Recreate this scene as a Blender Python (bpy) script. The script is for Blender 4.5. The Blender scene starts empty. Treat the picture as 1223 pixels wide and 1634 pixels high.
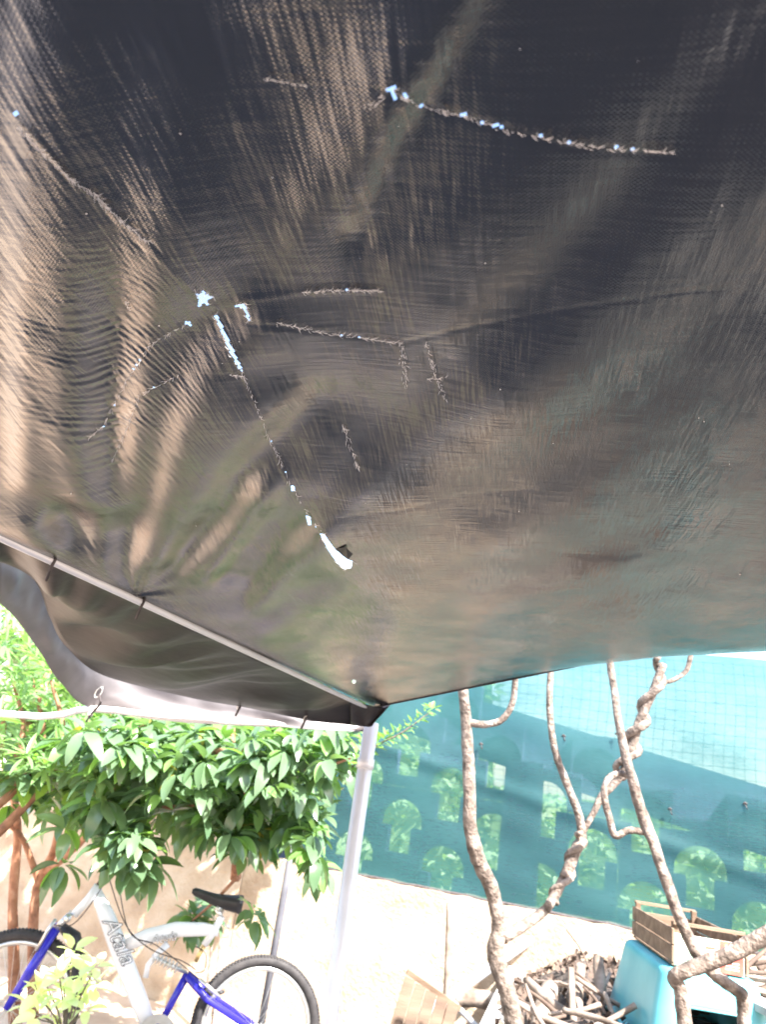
import bpy, bmesh, math, random
import numpy as np
from mathutils import Vector, Matrix, Euler, noise
rnd = random.Random(7)
np.random.seed(3)
sc = bpy.context.scene
C = sc.collection
R = math.radians

# ------------------------------------------------------------------ camera
CAMZ = 1.6
PITCH, ROLL, FPX = R(20.0), R(8.7), 1180.0
W0, H0 = 1223.0, 1634.0
F = Vector((0, math.cos(PITCH), math.sin(PITCH)))
U0 = Vector((0, -math.sin(PITCH), math.cos(PITCH))); R0 = Vector((1, 0, 0))
UC = math.cos(ROLL) * U0 - math.sin(ROLL) * R0
RC = math.cos(ROLL) * R0 + math.sin(ROLL) * U0
EYE = Vector((0, 0, CAMZ))
cd = bpy.data.cameras.new('camera'); cam = bpy.data.objects.new('camera', cd); C.objects.link(cam)
m = Matrix((RC, UC, -F)).transposed().to_4x4(); m.translation = EYE
cam.matrix_world = m
cd.lens = 26.0; cd.sensor_width = 36.0; cd.sensor_fit = 'AUTO'
cd.clip_start = 0.02; cd.clip_end = 500
cd.dof.use_dof = True; cd.dof.focus_distance = 0.85; cd.dof.aperture_fstop = 9.5
sc.camera = cam

# ------------------------------------------------------------------ light
SUN = Vector((0.34, -0.55, 0.76)).normalized()
w = bpy.data.worlds.new('World'); sc.world = w; w.use_nodes = True
wn = w.node_tree.nodes; wl = w.node_tree.links
for n in list(wn): wn.remove(n)
sky = wn.new('ShaderNodeTexSky'); sky.sky_type = 'NISHITA'; sky.sun_disc = False
sky.sun_elevation = math.asin(SUN.z); sky.sun_rotation = math.atan2(SUN.x, SUN.y)
sky.air_density = 1.2; sky.dust_density = 2.0
bg = wn.new('ShaderNodeBackground'); bg.inputs[1].default_value = 0.14
wo = wn.new('ShaderNodeOutputWorld')
wl.new(sky.outputs[0], bg.inputs[0]); wl.new(bg.outputs[0], wo.inputs[0])
sd = bpy.data.lights.new('sun', 'SUN'); sd.energy = 5.0; sd.angle = R(0.55); sd.color = (1, 0.955, 0.90)
so = bpy.data.objects.new('sun', sd); C.objects.link(so)
so.rotation_euler = SUN.to_track_quat('Z', 'Y').to_euler()
so.location = (4, -4, 8)
sc.view_settings.view_transform = 'Standard'; sc.view_settings.look = 'None'
sc.view_settings.exposure = 2.3; sc.view_settings.gamma = 1; sc.view_settings.use_curve_mapping = False

# ------------------------------------------------------------------ helpers
def ray(px, py):
    return (F * FPX + RC * (px - W0 / 2) - UC * (py - H0 / 2)).normalized()
def PY(px, py, y):                       # the point seen there that stands at distance y in front
    d = ray(px, py); return EYE + d * (y / d.y)
def PZ(px, py, z):
    d = ray(px, py); return EYE + d * ((z - CAMZ) / d.z)
def PP(px, py, o, n):
    d = ray(px, py); return EYE + d * ((o - EYE).dot(n) / d.dot(n))

def tag(o, label=None, cat=None, group=None, kind=None):
    if label: o['label'] = label
    if cat: o['category'] = cat
    if group: o['group'] = group
    if kind: o['kind'] = kind
    return o
def thing(name, loc, label, cat, group=None):
    o = bpy.data.objects.new(name, None); C.objects.link(o); o.location = loc
    o.empty_display_size = 0.05
    return tag(o, label, cat, group)
def link_mesh(name, me, mat, parent=None, smooth=True):
    o = bpy.data.objects.new(name, me); C.objects.link(o)
    if mat is not None and len(me.materials) == 0: me.materials.append(mat)
    if smooth and len(me.polygons):
        me.polygons.foreach_set('use_smooth', [True] * len(me.polygons))
    if parent is not None:
        o.parent = parent
        o.matrix_parent_inverse = Matrix.Translation(-parent.location) if parent.parent is None and parent.type == 'EMPTY' else Matrix.Identity(4)
    return o
class MB:
    def __init__(s): s.v = []; s.f = []
    def add(s, vs, fs):
        b = len(s.v); s.v += [tuple(v) for v in vs]; s.f += [tuple(i + b for i in f) for f in fs]
    def box(s, c, half, rot=None):
        vs = []
        for z in (-1, 1):
            for y in (-1, 1):
                for x in (-1, 1):
                    p = Vector((x * half[0], y * half[1], z * half[2]))
                    if rot is not None: p = rot @ p
                    vs.append(Vector(c) + p)
        s.add(vs, [(0, 2, 3, 1), (4, 5, 7, 6), (0, 1, 5, 4), (2, 6, 7, 3), (0, 4, 6, 2), (1, 3, 7, 5)])
    def tube(s, pts, rad, n=10, cap=True, flat=1.0, jit=0.0):
        pts = [Vector(p) for p in pts]; k = len(pts)
        if not hasattr(rad, '__len__'): rad = [rad] * k
        vs = []; fs = []
        t0 = (pts[1] - pts[0]).normalized()
        a = t0.cross(Vector((0.3, 0.1, 1))).normalized()
        if a.length < .1: a = t0.cross(Vector((1, 0, 0))).normalized()
        for i, p in enumerate(pts):
            t = (pts[min(i + 1, k - 1)] - pts[max(i - 1, 0)]).normalized()
            a = (a - t * a.dot(t)).normalized(); b = t.cross(a)
            for j in range(n):
                th = 2 * math.pi * j / n
                r = rad[i] * (1 + (jit * (rnd.random() - .5) if jit else 0))
                vs.append(p + (a * math.cos(th) + b * math.sin(th) * flat) * r)
        for i in range(k - 1):
            for j in range(n):
                fs.append((i * n + j, i * n + (j + 1) % n, (i + 1) * n + (j + 1) % n, (i + 1) * n + j))
        if cap:
            fs.append(tuple(reversed(range(n)))); fs.append(tuple((k - 1) * n + j for j in range(n)))
        s.add(vs, fs)
    def build(s, name, mat, parent=None, smooth=True, bevel=0):
        me = bpy.data.meshes.new(name); me.from_pydata(s.v, [], s.f); me.update()
        o = link_mesh(name, me, mat, parent, smooth)
        if bevel:
            b = o.modifiers.new('bevel', 'BEVEL'); b.width = bevel; b.segments = 2; b.limit_method = 'ANGLE'
        return o
def spline(pts, sub=6):
    P = [Vector(p) for p in pts]; out = []
    for i in range(len(P) - 1):
        p0 = P[max(i - 1, 0)]; p1 = P[i]; p2 = P[i + 1]; p3 = P[min(i + 2, len(P) - 1)]
        for j in range(sub):
            t = j / sub
            out.append(0.5 * ((2 * p1) + (p2 - p0) * t + (2 * p0 - 5 * p1 + 4 * p2 - p3) * t * t + (3 * p1 - p0 - 3 * p2 + p3) * t ** 3))
    out.append(P[-1]); return out
def lerp_list(vals, n):
    return [float(v) for v in np.interp(np.linspace(0, 1, n), np.linspace(0, 1, len(vals)), vals)]

# ------------------------------------------------------------------ materials
def new_mat(name):
    m = bpy.data.materials.new(name); m.use_nodes = True
    nt = m.node_tree; b = nt.nodes['Principled BSDF']
    return m, nt, b
def mixramp(nt, fac, cols, poss=None):
    r = nt.nodes.new('ShaderNodeValToRGB')
    el = r.color_ramp.elements
    while len(el) < len(cols): el.new(0.5)
    for i, c in enumerate(cols):
        el[i].position = poss[i] if poss else i / (len(cols) - 1)
        el[i].color = (*c, 1)
    nt.links.new(fac, r.inputs[0]); return r.outputs[0]
def noisy(name, cols, scale=20, rough=0.6, bump=0.2, bscale=None, detail=6, spec=0.5, metal=0, poss=None, bdist=0.004, stretch=None, trans=0, coords='Object'):
    m, nt, b = new_mat(name)
    tc = nt.nodes.new('ShaderNodeTexCoord'); src = tc.outputs[coords]
    if stretch:
        mp = nt.nodes.new('ShaderNodeMapping'); mp.inputs['Scale'].default_value = stretch
        nt.links.new(src, mp.inputs[0]); src = mp.outputs[0]
    n = nt.nodes.new('ShaderNodeTexNoise'); n.inputs['Scale'].default_value = scale; n.inputs['Detail'].default_value = detail
    nt.links.new(src, n.inputs['Vector'])
    nt.links.new(mixramp(nt, n.outputs['Fac'], cols, poss or [0.3 + 0.4 * i / (len(cols) - 1) for i in range(len(cols))]), b.inputs['Base Color'])
    b.inputs['Roughness'].default_value = rough; b.inputs['Specular IOR Level'].default_value = spec
    b.inputs['Metallic'].default_value = metal
    if bump:
        n2 = nt.nodes.new('ShaderNodeTexNoise'); n2.inputs['Scale'].default_value = bscale or scale * 3; n2.inputs['Detail'].default_value = 8
        nt.links.new(src, n2.inputs['Vector'])
        bp = nt.nodes.new('ShaderNodeBump'); bp.inputs['Strength'].default_value = bump; bp.inputs['Distance'].default_value = bdist
        nt.links.new(n2.outputs['Fac'], bp.inputs['Height']); nt.links.new(bp.outputs[0], b.inputs['Normal'])
    return m
def leafmat(name, c1, c2, rough=0.3, trans=0.35):
    m, nt, b = new_mat(name)
    oi = nt.nodes.new('ShaderNodeObjectInfo'); tc = nt.nodes.new('ShaderNodeTexCoord')
    n = nt.nodes.new('ShaderNodeTexNoise'); n.inputs['Scale'].default_value = 9; n.inputs['Detail'].default_value = 3
    geo = nt.nodes.new('ShaderNodeNewGeometry')
    add = nt.nodes.new('ShaderNodeMath'); add.operation = 'ADD'
    nt.links.new(geo.outputs['Random Per Island'], add.inputs[0])
    nt.links.new(tc.outputs['Object'], n.inputs['Vector'])
    nt.links.new(n.outputs['Fac'], add.inputs[1])
    half = nt.nodes.new('ShaderNodeMath'); half.operation = 'MULTIPLY'; half.inputs[1].default_value = .5
    nt.links.new(add.outputs[0], half.inputs[0])
    col = mixramp(nt, half.outputs[0], [c1, c2], [.2, .8])
    nt.links.new(col, b.inputs['Base Color'])
    b.inputs['Roughness'].default_value = rough; b.inputs['Specular IOR Level'].default_value = .6
    tr = nt.nodes.new('ShaderNodeBsdfTranslucent'); 
    mul = nt.nodes.new('ShaderNodeMix'); mul.data_type = 'RGBA'; mul.blend_type = 'MULTIPLY'; mul.inputs[0].default_value = 1
    nt.links.new(col, mul.inputs[6]); mul.inputs[7].default_value = (2.2, 2.4, .9, 1)
    nt.links.new(mul.outputs[2], tr.inputs[0])
    mx = nt.nodes.new('ShaderNodeMixShader'); mx.inputs[0].default_value = trans
    nt.links.new(b.outputs[0], mx.inputs[1]); nt.links.new(tr.outputs[0], mx.inputs[2])
    nt.links.new(mx.outputs[0], nt.nodes['Material Output'].inputs[0])
    return m
M = {}
M['paving'] = noisy('mauve_grey_paving', [(.13, .118, .122), (.18, .163, .168), (.22, .20, .205)], scale=6, rough=.85, bump=.4, bscale=40)
M['pathstone'] = noisy('grey_path_stone', [(.10, .096, .10), (.15, .142, .147), (.19, .18, .185)], scale=5, rough=.85, bump=.4, bscale=40)
M['ground'] = noisy('sandy_ground', [(.46, .33, .235), (.58, .43, .31), (.66, .51, .39)], scale=3, rough=.9, bump=.5, bscale=40, bdist=.01)
M['soil'] = noisy('dry_soil', [(.03, .022, .018), (.08, .06, .05), (.14, .11, .09)], scale=25, rough=.95, bump=.9, bscale=60, bdist=.02)
M['stucco'] = noisy('cream_stucco', [(.36, .26, .18), (.48, .37, .27), (.56, .46, .36)], scale=5, rough=.92, bump=.9, bscale=45, bdist=.012)
M['concrete'] = noisy('grey_concrete', [(.3, .29, .28), (.42, .41, .4)], scale=6, rough=.9, bump=.5, bscale=50)
M['bark'] = noisy('pale_vine_bark', [(.06, .045, .036), (.18, .138, .112), (.33, .27, .23)], scale=30, rough=.88, bump=1.0, bscale=70, bdist=.012)
M['redbark'] = noisy('reddish_bark', [(.16, .07, .04), (.34, .16, .09), (.42, .24, .15)], scale=18, rough=.8, bump=.6, bscale=50)
M['wood'] = noisy('weathered_plank', [(.11, .068, .042), (.19, .125, .082), (.27, .19, .13)], scale=3, rough=.75, bump=.5, bscale=30, stretch=(1, 8, 8))
M['darkwood'] = noisy('brown_board', [(.07, .042, .026), (.11, .068, .043), (.15, .098, .065)], scale=3, rough=.8, bump=.5, bscale=30, stretch=(1, 8, 8))
M['stick'] = noisy('dry_stick', [(.12, .088, .065), (.26, .20, .16), (.40, .33, .28)], scale=14, rough=.85, bump=.6, bscale=60)
M['darkstick'] = noisy('dark_twig', [(.07, .045, .035), (.17, .12, .09)], scale=14, rough=.9, bump=.6, bscale=60)
M['galv'] = noisy('galvanised_steel', [(.60, .60, .63), (.70, .70, .73)], scale=12, rough=.3, bump=.08, spec=.6, metal=.1)
M['whitepipe'] = noisy('pale_painted_steel', [(.62, .58, .57), (.76, .72, .71)], scale=10, rough=.4, bump=.05)
M['greypipe'] = noisy('grey_plastic_pipe', [(.36, .36, .38), (.46, .46, .48)], scale=10, rough=.45, bump=.1)
M['darkpipe'] = noisy('dark_grey_pipe', [(.10, .10, .12), (.16, .16, .18)], scale=10, rough=.4, bump=.1)
M['white'] = noisy('white_frame_paint', [(.74, .74, .76), (.80, .80, .82)], scale=8, rough=.22, bump=.02)
M['silver'] = noisy('silver_alloy', [(.55, .54, .52), (.70, .69, .67)], scale=20, rough=.3, bump=.05, metal=.8)
M['gold'] = noisy('brass_tone_stay', [(.55, .38, .16), (.66, .48, .22)], scale=20, rough=.35, metal=.7, bump=.05)
M['blue'] = noisy('blue_frame_paint', [(.022, .018, .34), (.035, .028, .46)], scale=8, rough=.22, bump=.02)
M['rubber'] = noisy('black_rubber', [(.022, .020, .022), (.05, .045, .045)], scale=30, rough=.75, bump=.4, bscale=120)
M['black'] = noisy('black_plastic', [(.012, .012, .014), (.03, .03, .032)], scale=30, rough=.45, bump=.1)
M['ink'] = noisy('dark_print', [(.03, .03, .04), (.05, .05, .06)], scale=30, rough=.5, bump=0)
M['teal_plastic'] = noisy('turquoise_plastic', [(.10, .42, .48), (.17, .52, .57)], scale=5, rough=.35, bump=.08)
M['paper'] = noisy('cream_label_paper', [(.60, .58, .46), (.70, .68, .56)], scale=15, rough=.7, bump=.1)
M['palegreen'] = noisy('pale_green_print', [(.34, .50, .38), (.50, .62, .50)], scale=25, rough=.7, bump=0)
M['red'] = noisy('red_print', [(.56, .07, .05), (.68, .13, .09)], scale=25, rough=.6, bump=0)
M['yellow'] = noisy('yellow_print', [(.75, .55, .12), (.8, .62, .2)], scale=25, rough=.6, bump=0)
M['bluewall'] = noisy('slate_blue_block', [(.03, .045, .09), (.045, .065, .13)], scale=9, rough=.85, bump=.4)
M['cord'] = noisy('dark_cord', [(.03, .025, .025), (.09, .07, .07)], scale=60, rough=.7, bump=.2)
M['leafA'] = leafmat('glossy_dark_leaf', (.075, .14, .075), (.15, .23, .13), .20, .28)
M['leafA2'] = leafmat('fresh_green_leaf', (.12, .24, .07), (.20, .34, .11), .3, .35)
M['leafY'] = leafmat('yellowing_leaf', (.28, .24, .04), (.42, .30, .06), .45, .3)
M['leafB'] = leafmat('grey_green_narrow_leaf', (.10, .19, .09), (.19, .30, .13), .4, .3)
M['leafC'] = leafmat('pale_small_leaf', (.45, .52, .36), (.62, .68, .50), .3, .35)
M['leafH'] = leafmat('hedge_leaf', (.15, .25, .12), (.25, .36, .20), .5, .3)

# tarp: glossy black woven sheet underneath, silver on top
def tarp_material():
    m, nt, b = new_mat('black_woven_tarp'); N = nt.nodes; L = nt.links
    uv = N.new('ShaderNodeUVMap'); uv.uv_map = 'fabric'
    def mapped(scale, rot=0):
        mp = N.new('ShaderNodeMapping'); mp.inputs['Scale'].default_value = scale; mp.inputs['Rotation'].default_value = (0, 0, rot)
        L.new(uv.outputs[0], mp.inputs[0]); return mp.outputs[0]
    # slightly wavering thread lines
    nz = N.new('ShaderNodeTexNoise'); nz.inputs['Scale'].default_value = 35; nz.inputs['Detail'].default_value = 3
    L.new(uv.outputs[0], nz.inputs['Vector'])
    sub = N.new('ShaderNodeVectorMath'); sub.operation = 'SUBTRACT'; sub.inputs[1].default_value = (.5, .5, .5); L.new(nz.outputs['Color'], sub.inputs[0])
    scl = N.new('ShaderNodeVectorMath'); scl.operation = 'SCALE'; scl.inputs['Scale'].default_value = .0022; L.new(sub.outputs[0], scl.inputs[0])
    add = N.new('ShaderNodeVectorMath'); add.operation = 'ADD'; L.new(uv.outputs[0], add.inputs[0]); L.new(scl.outputs[0], add.inputs[1])
    sep = N.new('ShaderNodeSeparateXYZ'); L.new(add.outputs[0], sep.inputs[0])
    PERX, PERY = .0031, .0027
    def math_(op, a, bb=None):
        n = N.new('ShaderNodeMath'); n.operation = op
        for i, x in enumerate((a, bb)):
            if x is None: continue
            if isinstance(x, (int, float)): n.inputs[i].default_value = x
            else: L.new(x, n.inputs[i])
        return n.outputs[0]
    ax = math_('MULTIPLY', sep.outputs[0], 2 * math.pi / PERX); ay = math_('MULTIPLY', sep.outputs[1], 2 * math.pi / PERY)
    slow = N.new('ShaderNodeTexNoise'); slow.inputs['Scale'].default_value = 9; slow.inputs['Detail'].default_value = 4; L.new(uv.outputs[0], slow.inputs['Vector'])
    amp = N.new('ShaderNodeMapRange'); amp.inputs[1].default_value = .3; amp.inputs[2].default_value = .7; amp.inputs[3].default_value = .07; amp.inputs[4].default_value = .17
    L.new(slow.outputs['Fac'], amp.inputs[0])
    # slopes of the weave, worked out directly so they stay crisp at any distance
    nx = math_('MULTIPLY', math_('MULTIPLY', math_('COSINE', ax), math_('SINE', ay)), amp.outputs[0])
    ny = math_('MULTIPLY', math_('MULTIPLY', math_('SINE', ax), math_('COSINE', ay)), amp.outputs[0])
    # single raised threads: long thin strips, each with a tilt of its own
    def strips(scale, k):
        t = N.new('ShaderNodeTexNoise'); t.inputs['Scale'].default_value = 1; t.inputs['Detail'].default_value = 2; L.new(mapped(scale), t.inputs['Vector'])
        mr = N.new('ShaderNodeMapRange'); mr.inputs[1].default_value = .36; mr.inputs[2].default_value = .64; mr.inputs[3].default_value = -k; mr.inputs[4].default_value = k
        L.new(t.outputs['Fac'], mr.inputs[0]); return mr.outputs[0]
    nx = math_('ADD', nx, strips((420, 22, 1), .085)); ny = math_('ADD', ny, strips((20, 420, 1), .04))
    cmb = N.new('ShaderNodeCombineXYZ')
    L.new(math_('ADD', math_('MULTIPLY', nx, .5), .5), cmb.inputs[0]); L.new(math_('ADD', math_('MULTIPLY', ny, .5), .5), cmb.inputs[1]); cmb.inputs[2].default_value = 1.0
    nm = N.new('ShaderNodeNormalMap'); nm.uv_map = 'fabric'; nm.inputs['Strength'].default_value = 1.0
    L.new(cmb.outputs[0], nm.inputs['Color'])
    wr = N.new('ShaderNodeTexNoise'); wr.inputs['Scale'].default_value = 160; wr.inputs['Detail'].default_value = 5; L.new(uv.outputs[0], wr.inputs['Vector'])
    bp = N.new('ShaderNodeBump'); bp.inputs['Strength'].default_value = 1.0; bp.inputs['Distance'].default_value = .00012
    L.new(wr.outputs['Fac'], bp.inputs['Height']); L.new(nm.outputs[0], bp.inputs['Normal']); L.new(bp.outputs[0], b.inputs['Normal'])
    b.inputs['Roughness'].default_value = .22
    b.inputs['Specular IOR Level'].default_value = 1.0; b.inputs['IOR'].default_value = 1.75
    geo = N.new('ShaderNodeNewGeometry')
    dirt = N.new('ShaderNodeTexNoise'); dirt.inputs['Scale'].default_value = 4; dirt.inputs['Detail'].default_value = 8; L.new(uv.outputs[0], dirt.inputs['Vector'])
    under = mixramp(nt, dirt.outputs['Fac'], [(.008, .0075, .008), (.012, .011, .0115), (.020, .018, .018)], [.3, .55, .8])
    mx = N.new('ShaderNodeMix'); mx.data_type = 'RGBA'
    L.new(geo.outputs['Backfacing'], mx.inputs[0]); L.new(under, mx.inputs[6]); mx.inputs[7].default_value = (.55, .56, .58, 1)
    L.new(mx.outputs[2], b.inputs['Base Color'])
    rr = N.new('ShaderNodeMapRange'); rr.inputs[1].default_value = .3; rr.inputs[2].default_value = .75; rr.inputs[3].default_value = .10; rr.inputs[4].default_value = .19
    L.new(dirt.outputs['Fac'], rr.inputs[0]); L.new(rr.outputs[0], b.inputs['Roughness'])
    return m
M['tarp'] = tarp_material()
def cloth_material(name, col, trans, rough=.5):
    m, nt, b = new_mat(name)
    tc = nt.nodes.new('ShaderNodeTexCoord'); n = nt.nodes.new('ShaderNodeTexNoise'); n.inputs['Scale'].default_value = 14; n.inputs['Detail'].default_value = 6
    nt.links.new(tc.outputs['Object'], n.inputs['Vector'])
    c = mixramp(nt, n.outputs['Fac'], [tuple(x * .85 for x in col), col], [.3, .7])
    nt.links.new(c, b.inputs['Base Color']); b.inputs['Roughness'].default_value = rough; b.inputs['Specular IOR Level'].default_value = .3
    bp = nt.nodes.new('ShaderNodeBump'); bp.inputs['Strength'].default_value = .25; bp.inputs['Distance'].default_value = .01
    nt.links.new(n.outputs['Fac'], bp.inputs['Height']); nt.links.new(bp.outputs[0], b.inputs['Normal'])
    t = nt.nodes.new('ShaderNodeBsdfTranslucent'); nt.links.new(c, t.inputs[0])
    mx = nt.nodes.new('ShaderNodeMixShader'); mx.inputs[0].default_value = trans
    nt.links.new(b.outputs[0], mx.inputs[1]); nt.links.new(t.outputs[0], mx.inputs[2])
    nt.links.new(mx.outputs[0], nt.nodes['Material Output'].inputs[0]); return m
M['greycloth'] = cloth_material('pale_grey_sheet', (.21, .195, .20), .08)
M['darkcloth'] = cloth_material('dark_brown_grey_sheet', (.024, .021, .023), .01, .45)
M['darkcloth'].node_tree.nodes['Principled BSDF'].inputs['Specular IOR Level'].default_value = .18
M['thread'] = cloth_material('frayed_white_thread', (.85, .82, .79), .15)  # white also stands in for light showing through fine cracks
def net_material():
    m, nt, b = new_mat('teal_shade_net'); N = nt.nodes; L = nt.links
    uv = N.new('ShaderNodeUVMap'); uv.uv_map = 'net'
    mp = N.new('ShaderNodeMapping'); mp.inputs['Scale'].default_value = (60, 900, 1); L.new(uv.outputs[0], mp.inputs[0])
    n = N.new('ShaderNodeTexNoise'); n.inputs['Scale'].default_value = .25; n.inputs['Detail'].default_value = 3; L.new(mp.outputs[0], n.inputs['Vector'])
    n2 = N.new('ShaderNodeTexNoise'); n2.inputs['Scale'].default_value = 2.5; n2.inputs['Detail'].default_value = 4; L.new(uv.outputs[0], n2.inputs['Vector'])
    ad = N.new('ShaderNodeMath'); ad.operation = 'ADD'; L.new(n.outputs['Fac'], ad.inputs[0]); L.new(n2.outputs['Fac'], ad.inputs[1])
    mr = N.new('ShaderNodeMapRange'); mr.inputs[1].default_value = .7; mr.inputs[2].default_value = 1.3; mr.inputs[3].default_value = .56; mr.inputs[4].default_value = .78
    L.new(ad.outputs[0], mr.inputs[0])
    b.inputs['Base Color'].default_value = (.052, .155, .163, 1); b.inputs['Roughness'].default_value = .5
    t = N.new('ShaderNodeBsdfTranslucent'); t.inputs[0].default_value = (.05, .34, .31, 1)
    m1 = N.new('ShaderNodeMixShader'); m1.inputs[0].default_value = .5; L.new(b.outputs[0], m1.inputs[1]); L.new(t.outputs[0], m1.inputs[2])
    tr = N.new('ShaderNodeBsdfTransparent')
    m2 = N.new('ShaderNodeMixShader'); sp = N.new('ShaderNodeSeparateXYZ'); L.new(uv.outputs[0], sp.inputs[0])
    up = N.new('ShaderNodeMapRange'); up.inputs[1].default_value = .85; up.inputs[2].default_value = 1.05; up.inputs[3].default_value = 0; up.inputs[4].default_value = .16
    L.new(sp.outputs[1], up.inputs[0]); sm = N.new('ShaderNodeMath'); sm.operation = 'ADD'; L.new(mr.outputs[0], sm.inputs[0]); L.new(up.outputs[0], sm.inputs[1])
    L.new(sm.outputs[0], m2.inputs[0]); L.new(tr.outputs[0], m2.inputs[1]); L.new(m1.outputs[0], m2.inputs[2])
    L.new(m2.outputs[0], N['Material Output'].inputs[0]); return m
M['net'] = net_material()

# ------------------------------------------------------------------ setting
mb = MB(); mb.add([(-60, -60, 0), (60, -60, 0), (60, 90, 0), (-60, 90, 0)], [(0, 1, 2, 3)])
tag(mb.build('ground', M['ground'], smooth=False), kind='structure', label='sandy garden ground')

# unseen patio slabs under the canopy, added so the tarp reflects darker
mb = MB(); 
for i in range(-8, 12):
    for j in range(-9, 9):
        if i < -1 and j > 5: continue
        if j > 6: continue
        mb.box((i * .5 + .2, j * .5 - .15, .012 + .002 * rnd.random()), (.246, .246, .012))
tag(mb.build('paving', M['paving'], smooth=False), kind='structure', label='grey patio slabs under the canopy')
mb = MB()  # unseen slabs, added for a neutral grey reflection in the tarp
for i in range(-1, 9):
    for j in range(0, 5):
        mb.box((i * .4 - .1, j * .4 + 3.56, .012 + .002 * rnd.random()), (.197, .197, .012))
tag(mb.build('path', M['pathstone'], smooth=False), kind='structure', label='paler grey path slabs before the wall')

WZ = 1.0
W1 = PZ(480, 1380, WZ); W2 = PZ(1000, 1483, WZ)
wu = Vector((W2.x - W1.x, W2.y - W1.y, 0)).normalized(); wnrm = Vector((-wu.y, wu.x, 0))  # points away from the camera
def WP(u, n, z): return Vector((W1.x, W1.y, 0)) + wu * u + wnrm * n + Vector((0, 0, z))

# stucco wall, uneven top and face
def wall_mesh(u0, u1, z1, n0, th, step=.04, rough_top=.006):
    nu = int((u1 - u0) / step) + 1; nz = int(z1 / step) + 1
    vs = []; fs = []
    for i in range(nu):
        u = u0 + (u1 - u0) * i / (nu - 1)
        zt = z1 + rough_top * (noise.noise(Vector((u * 9, 3, 1))) * 2)
        col = []
        for k in range(nz + 1):
            z = zt * k / nz
            d = .008 * noise.noise(Vector((u * 3, z * 3, 7))) + .003 * noise.noise(Vector((u * 14, z * 14, 2)))
            col.append(WP(u, n0 + d, z))
        col.append(WP(u, n0 + th, zt)); col.append(WP(u, n0 + th, 0))
        vs += col
    cN = nz + 3
    for i in range(nu - 1):
        for k in range(cN - 1):
            a = i * cN + k; fs.append((a, a + cN, a + cN + 1, a + 1))
    fs.append(tuple(range(cN))); fs.append(tuple(reversed([(nu - 1) * cN + k for k in range(cN)])))
    b = MB(); b.add(vs, fs); return b
o = wall_mesh(-.42, 5.0, WZ, 0, .2).build('garden_wall', M['stucco'], smooth=False)
tag(o, 'low cream stucco garden wall under the green net, sunlit behind the wood pile', 'wall')
o = wall_mesh(-4.2, -.425, 1.32, -.02, .24).build('garden_wall', M['stucco'], smooth=False)
tag(o, 'taller sandy stucco wall behind the white and blue bicycle', 'wall')

BEDZ = PY(1073, 1541, 2.95).z - .27
# raised bed with soil
bedc = [WP(1.52, -.01, 0), WP(4.5, -.01, 0), WP(4.5, -2.6, 0), WP(1.66, -2.6, 0)]
mb = MB(); n = 60
vs = []; fs = []
for i in range(n):
    for j in range(n):
        a = i / (n - 1); c = j / (n - 1)
        p = (bedc[0] * (1 - a) + bedc[1] * a) * (1 - c) + (bedc[3] * (1 - a) + bedc[2] * a) * c
        z = (BEDZ - .22 * (1 - min(a / .12, 1)) - .10 * max(0, 1 - c / .25)) + .03 * noise.noise(p * 6) + .02 * noise.noise(p * 19)
        vs.append((p.x, p.y, z))
for i in range(n - 1):
    for j in range(n - 1):
        a = i * n + j; fs.append((a, a + 1, a + n + 1, a + n))
mb.add(vs, fs); tag(mb.build('soil', M['soil']), kind='structure', label='dry soil and litter of the raised bed')
mb = MB()
for a, c in ((bedc[3], bedc[2]), (bedc[3], bedc[0])):
    d = (c - a); L_ = d.length; ang = math.atan2(d.y, d.x)
    mb.box((a + c) / 2 + Vector((0, 0, .34)), (L_ / 2, .05, .34), Matrix.Rotation(ang, 3, 'Z'))
tag(mb.build('bed_kerb', M['concrete'], smooth=False), kind='structure')

# ------------------------------------------------------------------ perforated block wall behind the net
BN = .55
bo = WP(0, BN, 0)
pB = PP(642, 1311, bo, wnrm); uB = (pB - bo).dot(wu); zB = pB.z
PU, QZ = .345, .545
def block_mesh():
    w, h, d = PU - .004, QZ - .004, .10
    # hole outline: dome on a stem (local x,z), dome centre at 0,0
    r = PU * .485; sx = PU * .26; sb = -QZ * .40; 
    hole = [(-sx, sb), (sx, sb), (sx, -.035), (r, -.035)]
    for k in range(1, 12):
        th = math.pi * k / 12; hole.append((r * math.cos(th), r * .95 * math.sin(th) - .0))
    hole += [(-r, -.035), (-sx, -.035)]
    top = h * .5 - .0 + .0
    zc = -.03
    outer = [(-w / 2, zc - h / 2), (w / 2, zc - h / 2), (w / 2, zc + h / 2), (-w / 2, zc + h / 2)]
    cu = bpy.data.curves.new('t', 'CURVE'); cu.dimensions = '2D'; cu.fill_mode = 'BOTH'; cu.extrude = d / 2
    for pl in (outer, hole):
        s = cu.splines.new('POLY'); s.points.add(len(pl) - 1)
        for i, p in enumerate(pl): s.points[i].co = (p[0], p[1], 0, 1)
        s.use_cyclic_u = True
    t = bpy.data.objects.new('t', cu); C.objects.link(t)
    dg = bpy.context.evaluated_depsgraph_get(); dg.update()
    me = bpy.data.meshes.new_from_object(t.evaluated_get(dg))
    bpy.data.objects.remove(t); me.transform(Matrix.Rotation(math.pi / 2, 4, 'X')); me.name = 'block'
    me.materials.clear(); me.materials.append(M['bluewall'])
    return me
bw = thing('block_wall', WP(uB, BN, 0), 'slate blue wall of openwork blocks with dome topped holes behind the green net', 'wall')
bme = block_mesh()
wang = math.atan2(wu.y, wu.x)
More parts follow.
